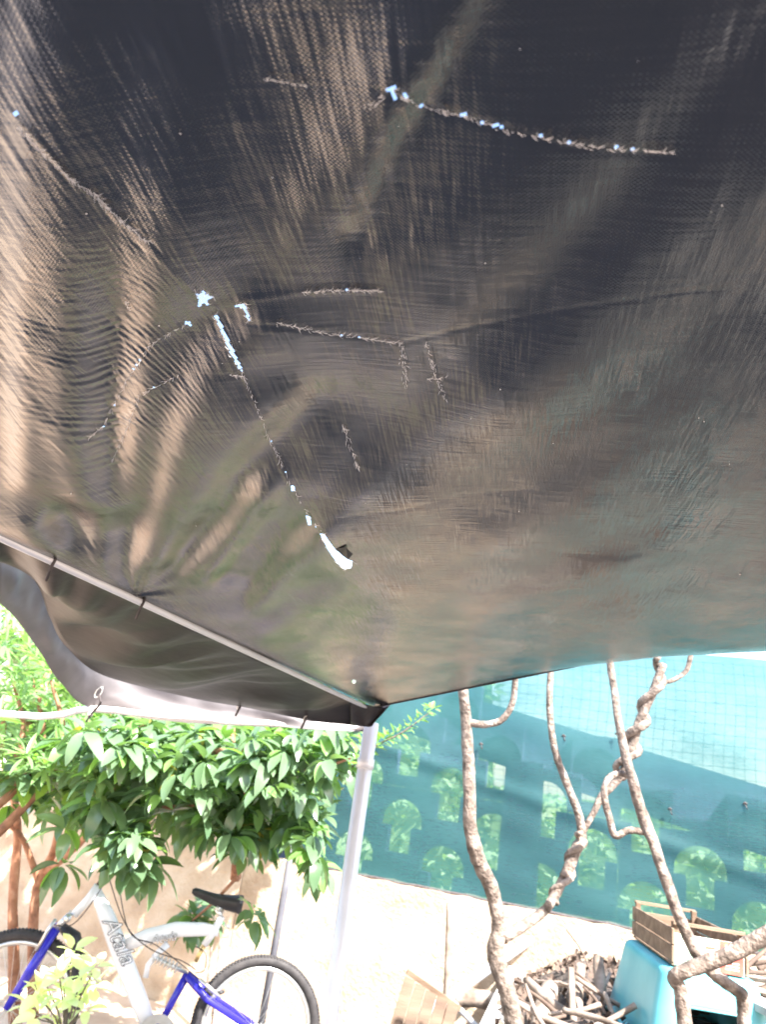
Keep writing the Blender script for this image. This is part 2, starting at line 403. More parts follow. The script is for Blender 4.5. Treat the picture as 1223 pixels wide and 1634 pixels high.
def topline(u):   # top of the wall falls to the right
    a = PP(860, 1145, bo, wnrm); b = PP(1223, 1255, bo, wnrm)
    ua, ub = (a - bo).dot(wu), (b - bo).dot(wu)
    return a.z + (b.z - a.z) * (u - ua) / (ub - ua)
for i in range(-4, 12):
    for j in range(-2, 4):
        u = uB + i * PU; z = zB + j * QZ + (QZ / 2 if i % 2 else 0)
        if z - QZ / 2 < .75: pass
        if z < .65: continue
        if z + .12 > topline(u) or (i > 4 and z + .20 > topline(u)): continue
        o = bpy.data.objects.new('block', bme); C.objects.link(o); o.parent = bw
        o.location = WP(u, BN, z) - bw.location; o.rotation_euler = (0, 0, wang)
mb = MB()
pa = PP(835, 1290, bo, wnrm); ua = (pa - bo).dot(wu)
mb.box(WP(ua, BN - .03, .95), (.13, .09, .95), Matrix.Rotation(wang, 3, 'Z'))
mb.build('pillar', M['bluewall'], bw, smooth=False)
# footing and sloping coping
mb = MB(); mb.box(WP(uB + 1.3, BN, .38), (2.9, .06, .38), Matrix.Rotation(wang, 3, 'Z')); mb.build('footing', M['bluewall'], bw, smooth=False)
u0, u1 = uB - 1.5, uB + 4.2
mb = MB(); vs = []
for n_ in (BN + .055, BN + .12):
    for u_, dz in ((u0, -.40), (u1, -.45), (u1, 0), (u0, 0)): vs.append(WP(u_, n_, topline(u_) + dz))
mb.add(vs, [(0, 1, 2, 3), (7, 6, 5, 4), (0, 4, 5, 1), (1, 5, 6, 2), (2, 6, 7, 3), (3, 7, 4, 0)])
mb.build('coping', M['bluewall'], bw, smooth=False)

# ------------------------------------------------------------------ net
net = thing('shade_net', WP(1.5, .05, WZ), 'translucent teal shade net hung above the low wall', 'net')
u0, u1, z0, z1 = -.10, 4.6, WZ - .012, 2.7
nu, nz = 180, 70
vs = []; fs = []; uvs = []
def net_off(u, z):
    return .05 + .018 * math.sin(u * 5 + 1.5 * z) + .012 * noise.noise(Vector((u * 2.5, z * 6, 3))) - .02 * math.exp(-((z - 1.75 + .18 * (u - 1)) / .05) ** 2)
for i in range(nu):
    for k in range(nz):
        u = u0 + (u1 - u0) * i / (nu - 1); z = z0 + (z1 - z0) * k / (nz - 1)
        vs.append(WP(u, net_off(u, z), z))
for i in range(nu - 1):
    for k in range(nz - 1):
        a = i * nz + k; fs.append((a, a + nz, a + nz + 1, a + 1))
me = bpy.data.meshes.new('netting'); me.from_pydata(vs, [], fs)
uvl = me.uv_layers.new(name='net')
for l in me.loops:
    i, k = divmod(l.vertex_index, nz); uvl.data[l.index].uv = ((u1 - u0) * i / (nu - 1), (z1 - z0) * k / (nz - 1))
link_mesh('netting', me, M['net'], net)
mb = MB(); mb.tube([WP(u0 + (u1 - u0) * i / 60, .035 + .004 * math.sin(i), WZ + .004 + .004 * math.sin(i * 1.7)) for i in range(61)], .011, 6)
mb.build('hem', M['cord'], net)
# wire grid sewn behind the upper net
mb = MB()
for i in range(62):
    u = 0.85 + i * .06
    mb.tube([WP(u + .01 * math.sin(k), net_off(u, 1.45 + k * .12) + .02, 1.42 + k * .125) for k in range(11)], .0016, 4, cap=False)
for k in range(20):
    z = 1.42 + k * .065
    mb.tube([WP(.85 + i * .2, net_off(.85 + i * .2, z) + .022, z - .004 * math.sin(i)) for i in range(19)], .0014, 4, cap=False)
tag(mb.build('wire_grid', M['cord'], net), kind='stuff')
for (px, py) in ((768, 1188), (985, 1172), (1070, 1292), (900, 1175), (1190, 1283)):
    p = PP(px, py, WP(0, .03, 0), wnrm)
    mb = MB(); mb.tube([p + wu * -.012, p + Vector((0, 0, .008)), p + wu * .014], [.004, .008, .003], 6)
    mb.tube([p, p + Vector((.01, -.01, -.03))], .003, 5)
    mb.build('tie', M['cord'], net)
post_tops = []

# ------------------------------------------------------------------ foliage tools
def leaf_mesh(L, wd, droop, fold, mat, name='leaf', seg=6, round_=1.0):
    vs = []; fs = []
    for i in range(seg + 1):
        t = i / seg
        hw = wd * L * .5 * (math.sin(math.pi * t ** (.85 * round_)) ** .62 if 0 < t < 1 else 0.0) + (.0012 if t in (0, 1) else 0)
        z = -droop * L * t * t; x = L * (t - .12 * droop * t * t)
        vs += [(x, -hw, z + fold * hw), (x, 0, z), (x, hw, z + fold * hw)]
    for i in range(seg):
        a = i * 3; fs += [(a, a + 3, a + 4, a + 1), (a + 1, a + 4, a + 5, a + 2)]
    me = bpy.data.meshes.new(name); me.from_pydata(vs, [], fs); me.materials.append(mat)
    me.polygons.foreach_set('use_smooth', [True] * len(me.polygons)); return me
def join_leaves(name, items, mats, parent, kind='stuff'):
    """items: (mesh, matrix, material index) joined into one part"""
    vs = []; fs = []; mi = []
    cache = {}
    for me, mt, k in items:
        if me.name not in cache:
            cache[me.name] = (np.array([v.co[:] for v in me.vertices]), [tuple(p.vertices) for p in me.polygons])
        co, pf = cache[me.name]; b = len(vs)
        A = np.array(mt)
        w_ = co @ A[:3, :3].T + A[:3, 3]
        vs += w_.tolist(); fs += [tuple(i + b for i in f) for f in pf]; mi += [k] * len(pf)
    me = bpy.data.meshes.new(name); me.from_pydata(vs, [], fs)
    for m_ in mats: me.materials.append(m_)
    me.polygons.foreach_set('material_index', mi)
    o = link_mesh(name, me, None, parent)
    if kind: o['kind'] = kind
    return o
def look(d, up=Vector((0, 0, 1)), roll=0.0):
    d = d.normalized(); y = up.cross(d)
    if y.length < .05: y = Vector((0, 1, 0))
    y.normalize(); z = d.cross(y)
    m = Matrix((d, y, z)).transposed()
    return m @ Matrix.Rotation(roll, 3, 'X')
def rosette(p, axis, n, variants, out, spread=1.0, size=(.8, 1.15), hang=.3):
    ax = axis.normalized(); t = ax.cross(Vector((.2, .3, 1))).normalized(); b = ax.cross(t)
    ph = rnd.random() * 6.28
    for i in range(n):
        th = ph + i * 2.4; el = .25 + .5 * rnd.random()
        d = (t * math.cos(th) + b * math.sin(th)) * spread + ax * el + Vector((0, 0, -hang))
        k = rnd.choice(variants)
        s = rnd.uniform(*size)
        rot = look(d, roll=rnd.uniform(-.5, .5))
        mt = Matrix.Translation(p + ax * .02 * rnd.random() + d.normalized() * .012) @ rot.to_4x4() @ Matrix.Scale(s, 4)
        out.append((k[0], mt, k[1]))
def shrub(items, mats, root, nparts=300):
    # the nearest / most visible leaves become parts of their own
    def key(it):
        p = it[1].translation; return (p - EYE).length
    items = sorted(items, key=key); parts = items[:nparts]; rest = items[nparts:]
    for me, mt, k in parts:
        o = bpy.data.objects.new('leaf', me); C.objects.link(o); o.parent = root
        o.matrix_local = Matrix.Translation(-root.location) @ mt
    if rest:
        o = join_leaves('foliage', rest, mats, root)

# main glossy shrub over the bicycle
matsA = [M['leafA'], M['leafA2'], M['leafY']]
LA = [(leaf_mesh(.13, .47, .35, .35, M['leafA']), 0), (leaf_mesh(.15, .42, .6, .25, M['leafA']), 0), (leaf_mesh(.12, .52, .25, .4, M['leafA']), 0),
      (leaf_mesh(.125, .45, .35, .35, M['leafA2']), 1)]
LY = [(leaf_mesh(.11, .40, .4, .35, M['leafY']), 2)]
rootA = thing('broadleaf_shrub', PY(60, 1634, 4.95) * 1.0, 'large glossy dark green shrub with drooping leaf whorls hanging over the bicycle', 'shrub')
rootA.location.z = 0
def stem(pts, r, name='branch', mat='redbark', root=None, n=7):
    b = MB(); pp = spline(pts, 5); b.tube(pp, lerp_list(r, len(pp)), n, jit=.12); return b.build(name, M[mat], root)
base = Vector(rootA.location)
stem([base, PY(55, 1440, 4.85), PY(88, 1350, 4.6), PY(110, 1240, 4.0), PY(150, 1150, 3.3)], [.032, .028, .022, .016, .012], root=rootA)
stem([PY(62, 1410, 4.8), PY(30, 1330, 4.6), PY(-30, 1290, 4.4)], [.02, .015, .012], root=rootA)
stem([PY(75, 1390, 4.75), PY(140, 1330, 4.3), PY(195, 1230, 3.25), PY(230, 1150, 3.1)], [.025, .02, .016, .012], root=rootA)
stem([base + Vector((-.12, .05, 0)), PY(20, 1450, 4.9), PY(28, 1330, 4.7), PY(15, 1230, 3.6)], [.036, .028, .024, .016], root=rootA)
stem([PY(195, 1230, 3.25), PY(290, 1205, 3.15), PY(400, 1200, 3.05), PY(480, 1230, 3.0), PY(560, 1210, 2.95)], [.016, .014, .012, .008, .004], root=rootA)
stem([PY(376, 1400, 4.5), PY(380, 1340, 4.2), PY(385, 1250, 3.5), PY(370, 1190, 3.3)], [.03, .026, .02, .012], root=rootA)
stem([PY(150, 1300, 3.4), PY(250, 1290, 3.35), PY(320, 1285, 3.3)], [.014, .011, .007], root=rootA)
stem([PY(378, 1400, 4.3), PY(340, 1440, 4.6), PY(300, 1475, 4.8)], [.010, .008, .004], root=rootA)
items = []
def scatter(poly, dep, count, nleaf=(5, 8), variants=LA, size=(.8, 1.15), hang=.35, yellow=.06, out=None, axis=(0, -.6, .5)):
    out = items if out is None else out
    xs = [p[0] for p in poly]; ys = [p[1] for p in poly]; c = 0
    while c < count:
        x = rnd.uniform(min(xs), max(xs)); y = rnd.uniform(min(ys), max(ys))
        inside = False; j = len(poly) - 1
        for i in range(len(poly)):
            if (poly[i][1] > y) != (poly[j][1] > y) and x < (poly[j][0] - poly[i][0]) * (y - poly[i][1]) / (poly[j][1] - poly[i][1]) + poly[i][0]: inside = not inside
            j = i
        if not inside: continue
        c += 1
        p = PY(x, y, rnd.uniform(*dep))
        ax = Vector((rnd.uniform(-.6, .6) + axis[0], rnd.uniform(-.4, .4) + axis[1], rnd.uniform(-.2, .6) + axis[2]))
        v = variants + (LY if rnd.random() < yellow and variants is LA else [])
        rosette(p, ax, rnd.randint(*nleaf), v, out, size=size, hang=hang)
scatter([(120, 1150), (560, 1160), (570, 1215), (500, 1300), (330, 1270), (160, 1270), (90, 1200)], (2.85, 3.4), 190, size=(.5, .88))
scatter([(60, 1130), (540, 1140), (520, 1300), (330, 1310), (100, 1300)], (3.4, 3.7), 90, size=(.6, 1.0), yellow=.12)
scatter([(90, 1270), (260, 1270), (240, 1360), (225, 1385), (150, 1350), (80, 1330)], (3.0, 3.35), 11)
scatter([(340, 1270), (500, 1280), (470, 1370), (400, 1375), (340, 1330)], (3.1, 3.5), 12)
scatter([(120, 1260), (240, 1260), (235, 1370), (150, 1340)], (2.95, 3.3), 20, size=(.5, .8), hang=.6)
scatter([(300, 1270), (520, 1270), (500, 1380), (400, 1350), (330, 1330)], (3.0, 3.4), 36, size=(.5, .8), hang=.6)
scatter([(475, 1360), (520, 1380), (500, 1400)], (3.2, 3.4), 3, size=(.6, .85), hang=.8)
scatter([(225, 1370), (255, 1380), (235, 1410)], (3.15, 3.3), 2, hang=.9)
scatter([(300, 1450), (350, 1450), (330, 1480), (270, 1490)], (4.65, 4.95), 5, size=(.8, 1.1))
scatter([(390, 1440), (425, 1450), (405, 1475)], (3.6, 3.8), 2, size=(.6, .85), hang=.7)
scatter([(60, 1380), (160, 1380), (120, 1440), (60, 1430)], (3.2, 3.4), 1, size=(.8, 1), hang=.9)
scatter([(0, 1180), (140, 1180), (140, 1300), (0, 1290)], (3.3, 3.7), 16)
scatter([(0, 1120), (470, 1130), (480, 1290), (300, 1330), (0, 1320)], (3.75, 4.3), 110)
# unseen upper crown behind the tarp flap, added to shade the wall and bicycle
for _ in range(200):
    p = Vector((rnd.uniform(-2.3, .2), rnd.uniform(4.2, 5.4), rnd.uniform(2.0, 2.85))); p.z = min(p.z, 1.6 + .235 * p.y) if p.x > -.9 else p.z
    if p.x > -.3: p.z = max(p.z, 2.25)
    rosette(p, Vector((rnd.uniform(-.6, .6), rnd.uniform(-.8, .2), rnd.uniform(0, .8))), rnd.randint(5, 8), LA, items, size=(1.0, 1.5), hang=.3)
stem([PY(110, 1240, 3.4), Vector((-1.1, 4.2, 2.1)), Vector((-.8, 4.6, 2.4))], [.022, .018, .01], root=rootA)
stem([PY(15, 1230, 3.6), Vector((-1.8, 4.6, 2.2)), Vector((-1.7, 4.8, 2.8))], [.022, .018, .01], root=rootA)
stem([PY(370, 1190, 3.3), Vector((-.7, 4.2, 2.2)), Vector((-.6, 4.8, 2.4))], [.014, .012, .008], root=rootA)
shrub(items, matsA, rootA)

# narrow leaved shrub upper left
rootB = thing('narrow_leaf_shrub', Vector((-2.4, 3.3, 0)), 'grey green shrub with narrow strap leaves at the left edge behind the pale tarp flap', 'shrub')
LB = [(leaf_mesh(.12, .17, .1, .3, M['leafB']), 0), (leaf_mesh(.10, .20, .25, .3, M['leafB']), 0), (leaf_mesh(.09, .2, .1, .3, M['leafA2']), 1)]
itB = []
scatter([(-60, 940), (30, 960), (100, 1060), (150, 1130), (120, 1200), (60, 1260), (-60, 1270)], (2.9, 3.4), 62, (7, 10), LB, hang=.05, out=itB, axis=(.2, -.3, .5))
scatter([(-60, 930), (130, 1010), (160, 1200), (-60, 1270)], (3.5, 3.9), 60, (7, 10), LB, hang=.05, out=itB, axis=(.2, -.3, .5))
for k in range(4):
    stem([rootB.location + Vector((.05 * k, 0, 0)), Vector((-2.1 + .15 * k, 3.35, .8)), PY(-20 + 35 * k, 1230, 3.4), PY(-10 + 30 * k, 1080, 3.3)], [.03, .025, .015, .006], root=rootB)
shrub(itB, [M['leafB'], M['leafA2']], rootB)

# pale little plant, lower left
rootC = thing('small_leaf_plant', PY(85, 1900, 3.1), 'small sunlit plant with pale rounded leaves in front of the front wheel', 'plant')
LC = [(leaf_mesh(.062, .62, .15, .25, M['leafC'], seg=5), 0), (leaf_mesh(.07, .55, .3, .3, M['leafC'], seg=5), 0)]
itC = []
rootC.location.z = 0
spots = [(115, 1520, 0), (100, 1545, 0), (60, 1590, 0), (75, 1575, 0), (45, 1610, 0), (130, 1560, 0), (150, 1575, 0), (105, 1600, 0), (95, 1560, 0), (120, 1590, 0), (150, 1545, 0), (135, 1615, 0), (60, 1625, 0), (85, 1620, 0)]
for x, y, _ in spots:
    p = PY(x, y, rnd.uniform(3.05, 3.2)); rosette(p, Vector((.1, -.5, .7)), 5, LC, itC, size=(.8, 1.2), hang=.05)
    stem([rootC.location, PY(100, 1680, 3.1), p], [.006, .004, .002], root=rootC, name='stem', mat='bark', n=5)
shrub(itC, [M['leafC']], rootC)

# yellow green twig by the post top
rootD = thing('leafy_twig', PY(600, 1215, 3.3), 'yellow green leafy twig poking out beside the top of the steel post', 'plant')
LD = [(leaf_mesh(.035, .45, .1, .3, M['leafA2'], seg=4), 0)]
itD = []
pp = spline([PY(560, 1225, 3.3), PY(600, 1190, 3.25), PY(640, 1170, 3.2), PY(688, 1135, 3.2)], 6)
b = MB(); b.tube(pp, lerp_list([.006, .002], len(pp)), 5); b.build('stem', M['bark'], rootD)
for i, p in enumerate(pp[3:]):
    if i % 1 == 0: rosette(p, Vector((.3, -.5, .6)), 5, LD, itD, size=(.5, 1.2) if i > 5 else (1, 1.6), hang=0)
shrub(itD, [M['leafA2']], rootD)

# vegetation behind the walls (one mass)
LH = [(leaf_mesh(.10, .5, .2, .3, M['leafH'], seg=3), 0), (leaf_mesh(.08, .5, .1, .2, M['leafH'], seg=3), 0)]
itH = []
for i in range(15000):
    u = rnd.uniform(-4.5, 6); z = (2.7 if u < -.6 else 3.3) * rnd.random() ** .9; 
    bulge = .25 * noise.noise(Vector((u * 1.3, z * 1.3, 0))) + .25
    if u > .9 and z > 1.75 + .35 * noise.noise(Vector((u * 2, 0, 5))): continue
    n_ = 1.7 + bulge + .45 * rnd.random()
    if u < -.6: n_ -= .75
    d = Vector((rnd.gauss(0, 1), rnd.gauss(-.4, 1), rnd.gauss(.2, .7)))
    k = rnd.choice(LH); itH.append((k[0], Matrix.Translation(WP(u, n_, z)) @ look(d, roll=rnd.uniform(-1, 1)).to_4x4() @ Matrix.Scale(rnd.uniform(.9, 1.7), 4), 0))
me_root = join_leaves('hedge', itH, [M['leafH']], None)
mb = MB(); vs = []; fs = []; A_, B_ = 90, 30
for i in range(A_):
    for j in range(B_):
        u = -4.5 + 10.5 * i / (A_ - 1); z = 2.55 * j / (B_ - 1) * (1 if u < -.6 else .68 if u > .9 else 1.1); 
        vs.append(WP(u, 2.25 + .35 * noise.noise(Vector((u * 1.7, z * 1.7, 4))) - (.75 if u < -.6 else 0), z))
for i in range(A_ - 1):
    for j in range(B_ - 1):
        a = i * B_ + j; fs.append((a, a + B_, a + B_ + 1, a + 1))
mb.add(vs, fs); core = mb.build('leaf_core', M['leafH'], None); core.parent = me_root; core['kind'] = 'stuff'
tag(me_root, 'green hedge seen through the holes of the block wall', 'hedge', kind='stuff')

# ------------------------------------------------------------------ gazebo frame
CORN = PY(598, 1128, 2.42)
BAR_A = PY(-10, 852, 1.02)
gz = thing('gazebo_frame', Vector((PY(525, 1634, 2.45).x, 2.45, 0)), 'galvanised steel canopy frame with a slim round post and thin roof bars', 'gazebo')
ptop = PY(592, 1158, 2.45); pbot = PY(524, 1640, 2.45)
dirp = (pbot - ptop).normalized()
foot = ptop + dirp * (ptop.z / -dirp.z)
mb = MB(); mb.tube([foot, ptop + Vector((0, 0, .01))], .0235, 20); mb.build('post', M['galv'], gz)
mb = MB(); mb.tube([ptop + dirp * .10, ptop + dirp * .13], .027, 20); mb.build('collar', M['galv'], gz)
mb = MB(); mb.box(foot + Vector((0, 0, .006)), (.06, .06, .004)); mb.build('foot_plate', M['galv'], gz, False)
ext = (BAR_A - CORN)
mb = MB(); mb.tube([CORN + Vector((0, 0, -.012)), BAR_A, BAR_A + ext * 1.0], .0066, 16); mb.build('roof_bar', M['galv'], gz)
B2 = PY(-20, 1137, 2.45)
b2d = (B2 - ptop)
mb = MB(); mb.tube(spline([ptop + Vector((0, 0, -.005)), PY(300, 1148, 2.42), PY(150, 1131, 2.42), B2, B2 + Vector((-1.5, .0, .0))], 4), .0105, 14); mb.build('eave_bar', M['whitepipe'], gz)
# second, darker post further back
q1 = PY(486, 1240, 4.8); q2 = PY(417, 1634, 4.8); dq = (q2 - q1).normalized()
mb = MB(); mb.tube([q1 - dq * .35, q1 + dq * (q1.z / -dq.z)], .021, 14)
o = mb.build('steel_post', M['darkpipe']); tag(o, 'thin dark grey post leaning behind the rear wheel of the bicycle', 'post')
for k, (xa, xb) in enumerate(((357, 338), (345, 324))):
    a = PY(xa, 1440, 5.35); c = PY(xb, 1634, 5.2); dd = (c - a).normalized()
    mb = MB(); mb.tube([a, a + dd * (a.z / -dd.z)], .008, 10); o = mb.build('pale_pole', M['bark'])
    tag(o, ['pale pinkish pole leaning on the stucco wall under the saddle, nearer the rear wheel', 'pale pinkish pole leaning on the stucco wall, the one nearer the shock absorber'][k], 'pole')

# ------------------------------------------------------------------ the big tarp
EDGE_R = PY(1300, 985, 1.72)                       # far hem, beyond the right border
c2 = np.array([CORN.x, CORN.y]); d1 = np.array([BAR_A.x, BAR_A.y]) - c2; L1 = np.linalg.norm(d1); d1 = d1 / L1
d2 = np.array([EDGE_R.x, EDGE_R.y]) - c2; L2 = np.linalg.norm(d2); d2 = d2 / L2
zc = CORN.z; g1 = (BAR_A.z - CORN.z) / L1; g2 = (EDGE_R.z - CORN.z) / L2
Minv = np.linalg.inv(np.array([d1, d2]).T)
def st_of(x, y):
    q = np.stack([x - c2[0], y - c2[1]], 0); r = np.tensordot(Minv, q, 1); return r[0], r[1]   # s along bar, t along far hem
def z_base(x, y):
    s, t = st_of(x, y)
    s_ = np.maximum(s, 0); t_ = np.maximum(t, 0)
    # distance to the bar is governed by t, distance to the far hem by s
    e = zc + g1 * s_ * np.exp(-t_ / .8) + g2 * t_ * np.exp(-s_ / .8)
    k = (1 - np.exp(-t_ / .38)) * (1 - np.exp(-s_ / .45))
    roof = CAMZ + .335
    return e * (1 - k) + roof * k
def project(x, y, z):
    v = np.stack([x, y, z - CAMZ], -1)
    f = v @ np.array(F[:]); f = np.maximum(f, .03)
    return W0 / 2 + FPX * (v @ np.array(RC[:])) / f, H0 / 2 - FPX * (v @ np.array(UC[:])) / f
# slope features read along the folds: (polyline, half width, slope)
FOLDS = [
    # pleats fanning from the tie point on the bar
    ([(180, 940), (178, 820), (165, 700), (170, 560), (190, 400), (205, 200), (230, -60)], [14, 22, 34, 46, 60, 75, 90], -.26),
    ([(150, 900), (100, 760), (80, 640), (75, 500), (60, 300), (50, -80)], [12, 26, 34, 38, 36, 40], .075),
    ([(95, 870), (75, 835)], [22, 24], -.40),
    ([(20, 760), (10, 400), (8, -80)], [22, 22, 22], .16),
    ([(215, 900), (250, 800), (275, 690), (310, 590), (380, 540)], [16, 24, 30, 40, 40], .16),
    ([(245, 925), (320, 830), (380, 740), (470, 660)], [14, 22, 28, 30], -.22),
    ([(290, 920), (360, 850), (400, 780)], [14, 22, 28], .14),
    ([(340, 930), (400, 850), (440, 790)], [10, 14, 16], -.22),
    ([(400, 960), (470, 870), (500, 840)], [14, 22, 22], .20),
    ([(400, 1010), (470, 960), (540, 925)], [12, 16, 20], .08),
    ([(470, 1040), (540, 990), (600, 950)], [10, 14, 16], .03),
    # long dark diagonal fold
    ([(500, 830), (600, 740), (700, 660), (800, 590), (900, 500), (1000, 380), (1100, 260), (1223, 90)], [18, 30, 36, 40, 44, 46, 46, 50], -.17),
    ([(700, 560), (840, 430), (960, 300), (1060, 160)], [30, 36, 40, 46], .10),
    ([(640, 420), (760, 300), (900, 160)], [30, 34, 40], -.08),
    ([(430, 470), (480, 300), (560, 150), (620, 0)], [44, 44, 44, 44], .05),
    ([(560, 390), (620, 240), (700, 120), (770, -20)], [20, 22, 24, 28], .50),
    ([(680, 820), (850, 690), (980, 600), (1110, 480), (1223, 330)], [34, 40, 40, 40, 44], .08),
    ([(760, 850), (960, 740), (1100, 610), (1223, 480)], [24, 36, 40, 44], -.12),
    ([(900, 880), (1060, 800), (1223, 660)], [24, 30, 36], .05),
    # broad lean of the cloth towards the bar
    ([(520, 700), (400, 780), (300, 850)], [120, 130, 110], -.30),
    ([(185, 800), (190, 600), (200, 400), (210, 200), (225, -80)], [26, 44, 60, 74, 90], -.62, 's'),
    ([(330, 960), (430, 980), (540, 1050)], [60, 60, 40], -.14, 's'),
    # broad swirl above the far hem
    ([(660, 1090), (720, 1010), (800, 950), (920, 900), (1020, 885)], [12, 16, 18, 16, 12], -.10),
    ([(700, 1070), (790, 990), (890, 950), (980, 940)], [14, 20, 18, 14], .05),
    ([(820, 1060), (900, 1010), (1000, 970), (1223, 900)], [10, 16, 18, 20], -.06),
]
gx = np.linspace(-1.6, 2.6, 421); gy = np.linspace(-.6, 2.7, 331)
GX, GY = np.meshgrid(gx, gy, indexing='ij')
GZ = z_base(GX, GY); QX, QY = project(GX, GY, GZ)
S = np.zeros_like(GX); SX = np.zeros_like(GX)
for line, wd, amp, *kind_ in FOLDS:
    best = np.full(GX.shape, 1e9)
    for (a, b_, wa, wb) in zip(line[:-1], line[1:], wd[:-1], wd[1:]):
        ax, ay = a; bx, by = b_; l2 = (bx - ax) ** 2 + (by - ay) ** 2
        t = np.clip(((QX - ax) * (bx - ax) + (QY - ay) * (by - ay)) / l2, 0, 1)
        dd = np.hypot(QX - ax - t * (bx - ax), QY - ay - t * (by - ay)) / (wa + (wb - wa) * t)
        best = np.minimum(best, dd)
    if line[0][0] > 480 or kind_: S += 1.0 * amp * np.exp(-best ** 2)
    else: SX -= (2.6 if amp < 0 else 3.0) * amp * np.exp(-best ** 2)
ahead = np.clip((GY - .12) / .15, 0, 1); S *= ahead; SX *= ahead
dy = gy[1] - gy[0]
# height whose slopes come closest to those of the folds, kept level at large scale
dx = gx[1] - gx[0]
win = np.clip((GX - gx[0]) / .3, 0, 1) * np.clip((gx[-1] - GX) / .3, 0, 1) * np.clip((GY - gy[0]) / .2, 0, 1) * np.clip((gy[-1] - GY) / .1, 0, 1)
KX = 2 * np.pi * np.fft.fftfreq(GX.shape[0] * 2, dx)[:, None]; KY = 2 * np.pi * np.fft.fftfreq(GX.shape[1] * 2, dy)[None, :]
pad = lambda A: np.pad(A * win, ((0, A.shape[0]), (0, A.shape[1])))
fS, fX = np.fft.fft2(pad(S)), np.fft.fft2(pad(SX))
LOWK = (2 * np.pi / 1.3) ** 2
Hh = (-1j * KY * fS) / (KY ** 2 + .10 * KX ** 2 + LOWK) + (-1j * KX * fX) / (KX ** 2 + .10 * KY ** 2 + LOWK)
HZ = np.real(np.fft.ifft2(Hh))[:GX.shape[0], :GX.shape[1]]
def bil(G, x, y):
    fx = np.clip((x - gx[0]) / (gx[1] - gx[0]), 0, len(gx) - 1.001); fy = np.clip((y - gy[0]) / dy, 0, len(gy) - 1.001)
    i = fx.astype(int); j = fy.astype(int); a = fx - i; b_ = fy - j
    sm = lambda q: q * q * (3 - 2 * q)
    return G[i, j] * (1 - a) * (1 - b_) + G[i + 1, j] * a * (1 - b_) + G[i, j + 1] * (1 - a) * b_ + G[i + 1, j + 1] * a * b_
def vnoise(x, y, seed):
    rs = np.random.RandomState(seed); T = rs.rand(256, 256)
    i = np.floor(x).astype(int); j = np.floor(y).astype(int); a = x - i; b_ = y - j
    a = a * a * (3 - 2 * a); b_ = b_ * b_ * (3 - 2 * b_)
    g = lambda p, q: T[p % 256, q % 256]
    return g(i, j) * (1 - a) * (1 - b_) + g(i + 1, j) * a * (1 - b_) + g(i, j + 1) * (1 - a) * b_ + g(i + 1, j + 1) * a * b_ - .5
WA = R(12)  # warp direction
def fab(x, y):
    return x * math.cos(WA) - y * math.sin(WA), x * math.sin(WA) + y * math.cos(WA)
# crease lines: fine raised or sunk lines seen as thin strokes
CREASES = [([(390, 515), (470, 525), (640, 548), (760, 520), (900, 495), (1100, 465), (1160, 462)], .0016, 4),
           ([(330, 490), (400, 478), (480, 466), (610, 464)], -.0020, 5),
           ([(495, 838), (560, 825), (640, 815), (740, 790), (850, 780)], .0014, 4),
           ([(345, 505), (385, 590), (430, 700), (470, 790), (520, 850), (560, 905)], -.0022, 4),
           ([(545, 670), (560, 710), (575, 750)], .0016, 4),
           ([(20, 180), (100, 270), (200, 360), (320, 475)], -.0020, 5),
           ([(640, 545), (645, 580), (650, 615)], -.0012, 3), ([(680, 545), (695, 600), (710, 640)], -.0012, 3),
           ([(300, 515), (240, 550), (200, 610), (170, 680)], -.0012, 4),
           ([(285, 600), (220, 635), (200, 690), (175, 735)], -.0012, 4),
           ([(600, 145), (700, 175), (800, 205), (900, 235), (1080, 250)], .0018, 6),
           ([(280, 600), (380, 600), (460, 690)], .0008, 4), ([(330, 780), (450, 790), (560, 800)], .0010, 4),
           ([(640, 950), (600, 1000)], .001, 4), ([(880, 880), (990, 890), (1040, 880)], .0015, 4), ([(770, 945), (900, 935), (1010, 925)], .0015, 5),
           ([(1100, 900), (1160, 820), (1223, 740)], .0018, 6), ([(700, 960), (830, 940), (960, 945)], -.0012, 5)]
def axis_nonuni(a, b, fine_end, step, total):
    v = [0.0]; s_ = step
    while v[-1] < total:
        if v[-1] < fine_end: s_ = step * (.55 if a < v[-1] < b else 1.15)
        else: s_ *= 1.12
        v.append(v[-1] + s_)
    return np.array(v)
sA = axis_nonuni(1.25, 2.3, 2.4, .0036, 4.2); tA = axis_nonuni(.25, 1.15, 1.75, .0036, 3.8)
SS, TT = np.meshgrid(sA, tA, indexing='ij')
X = c2[0] + d1[0] * SS + d2[0] * TT; Y = c2[1] + d1[1] * SS + d2[1] * TT
Z = z_base(X, Y)
edge = (1 - np.exp(-(SS / .10))) * (1 - np.exp(-(TT / .05)))
Z = Z + bil(HZ, X, Y) * edge
fu, fv = fab(X, Y)
Z += edge * (.004 * vnoise(fu * 9, fv * 7, 1) + .0014 * vnoise(fu * 30, fv * 16, 2))
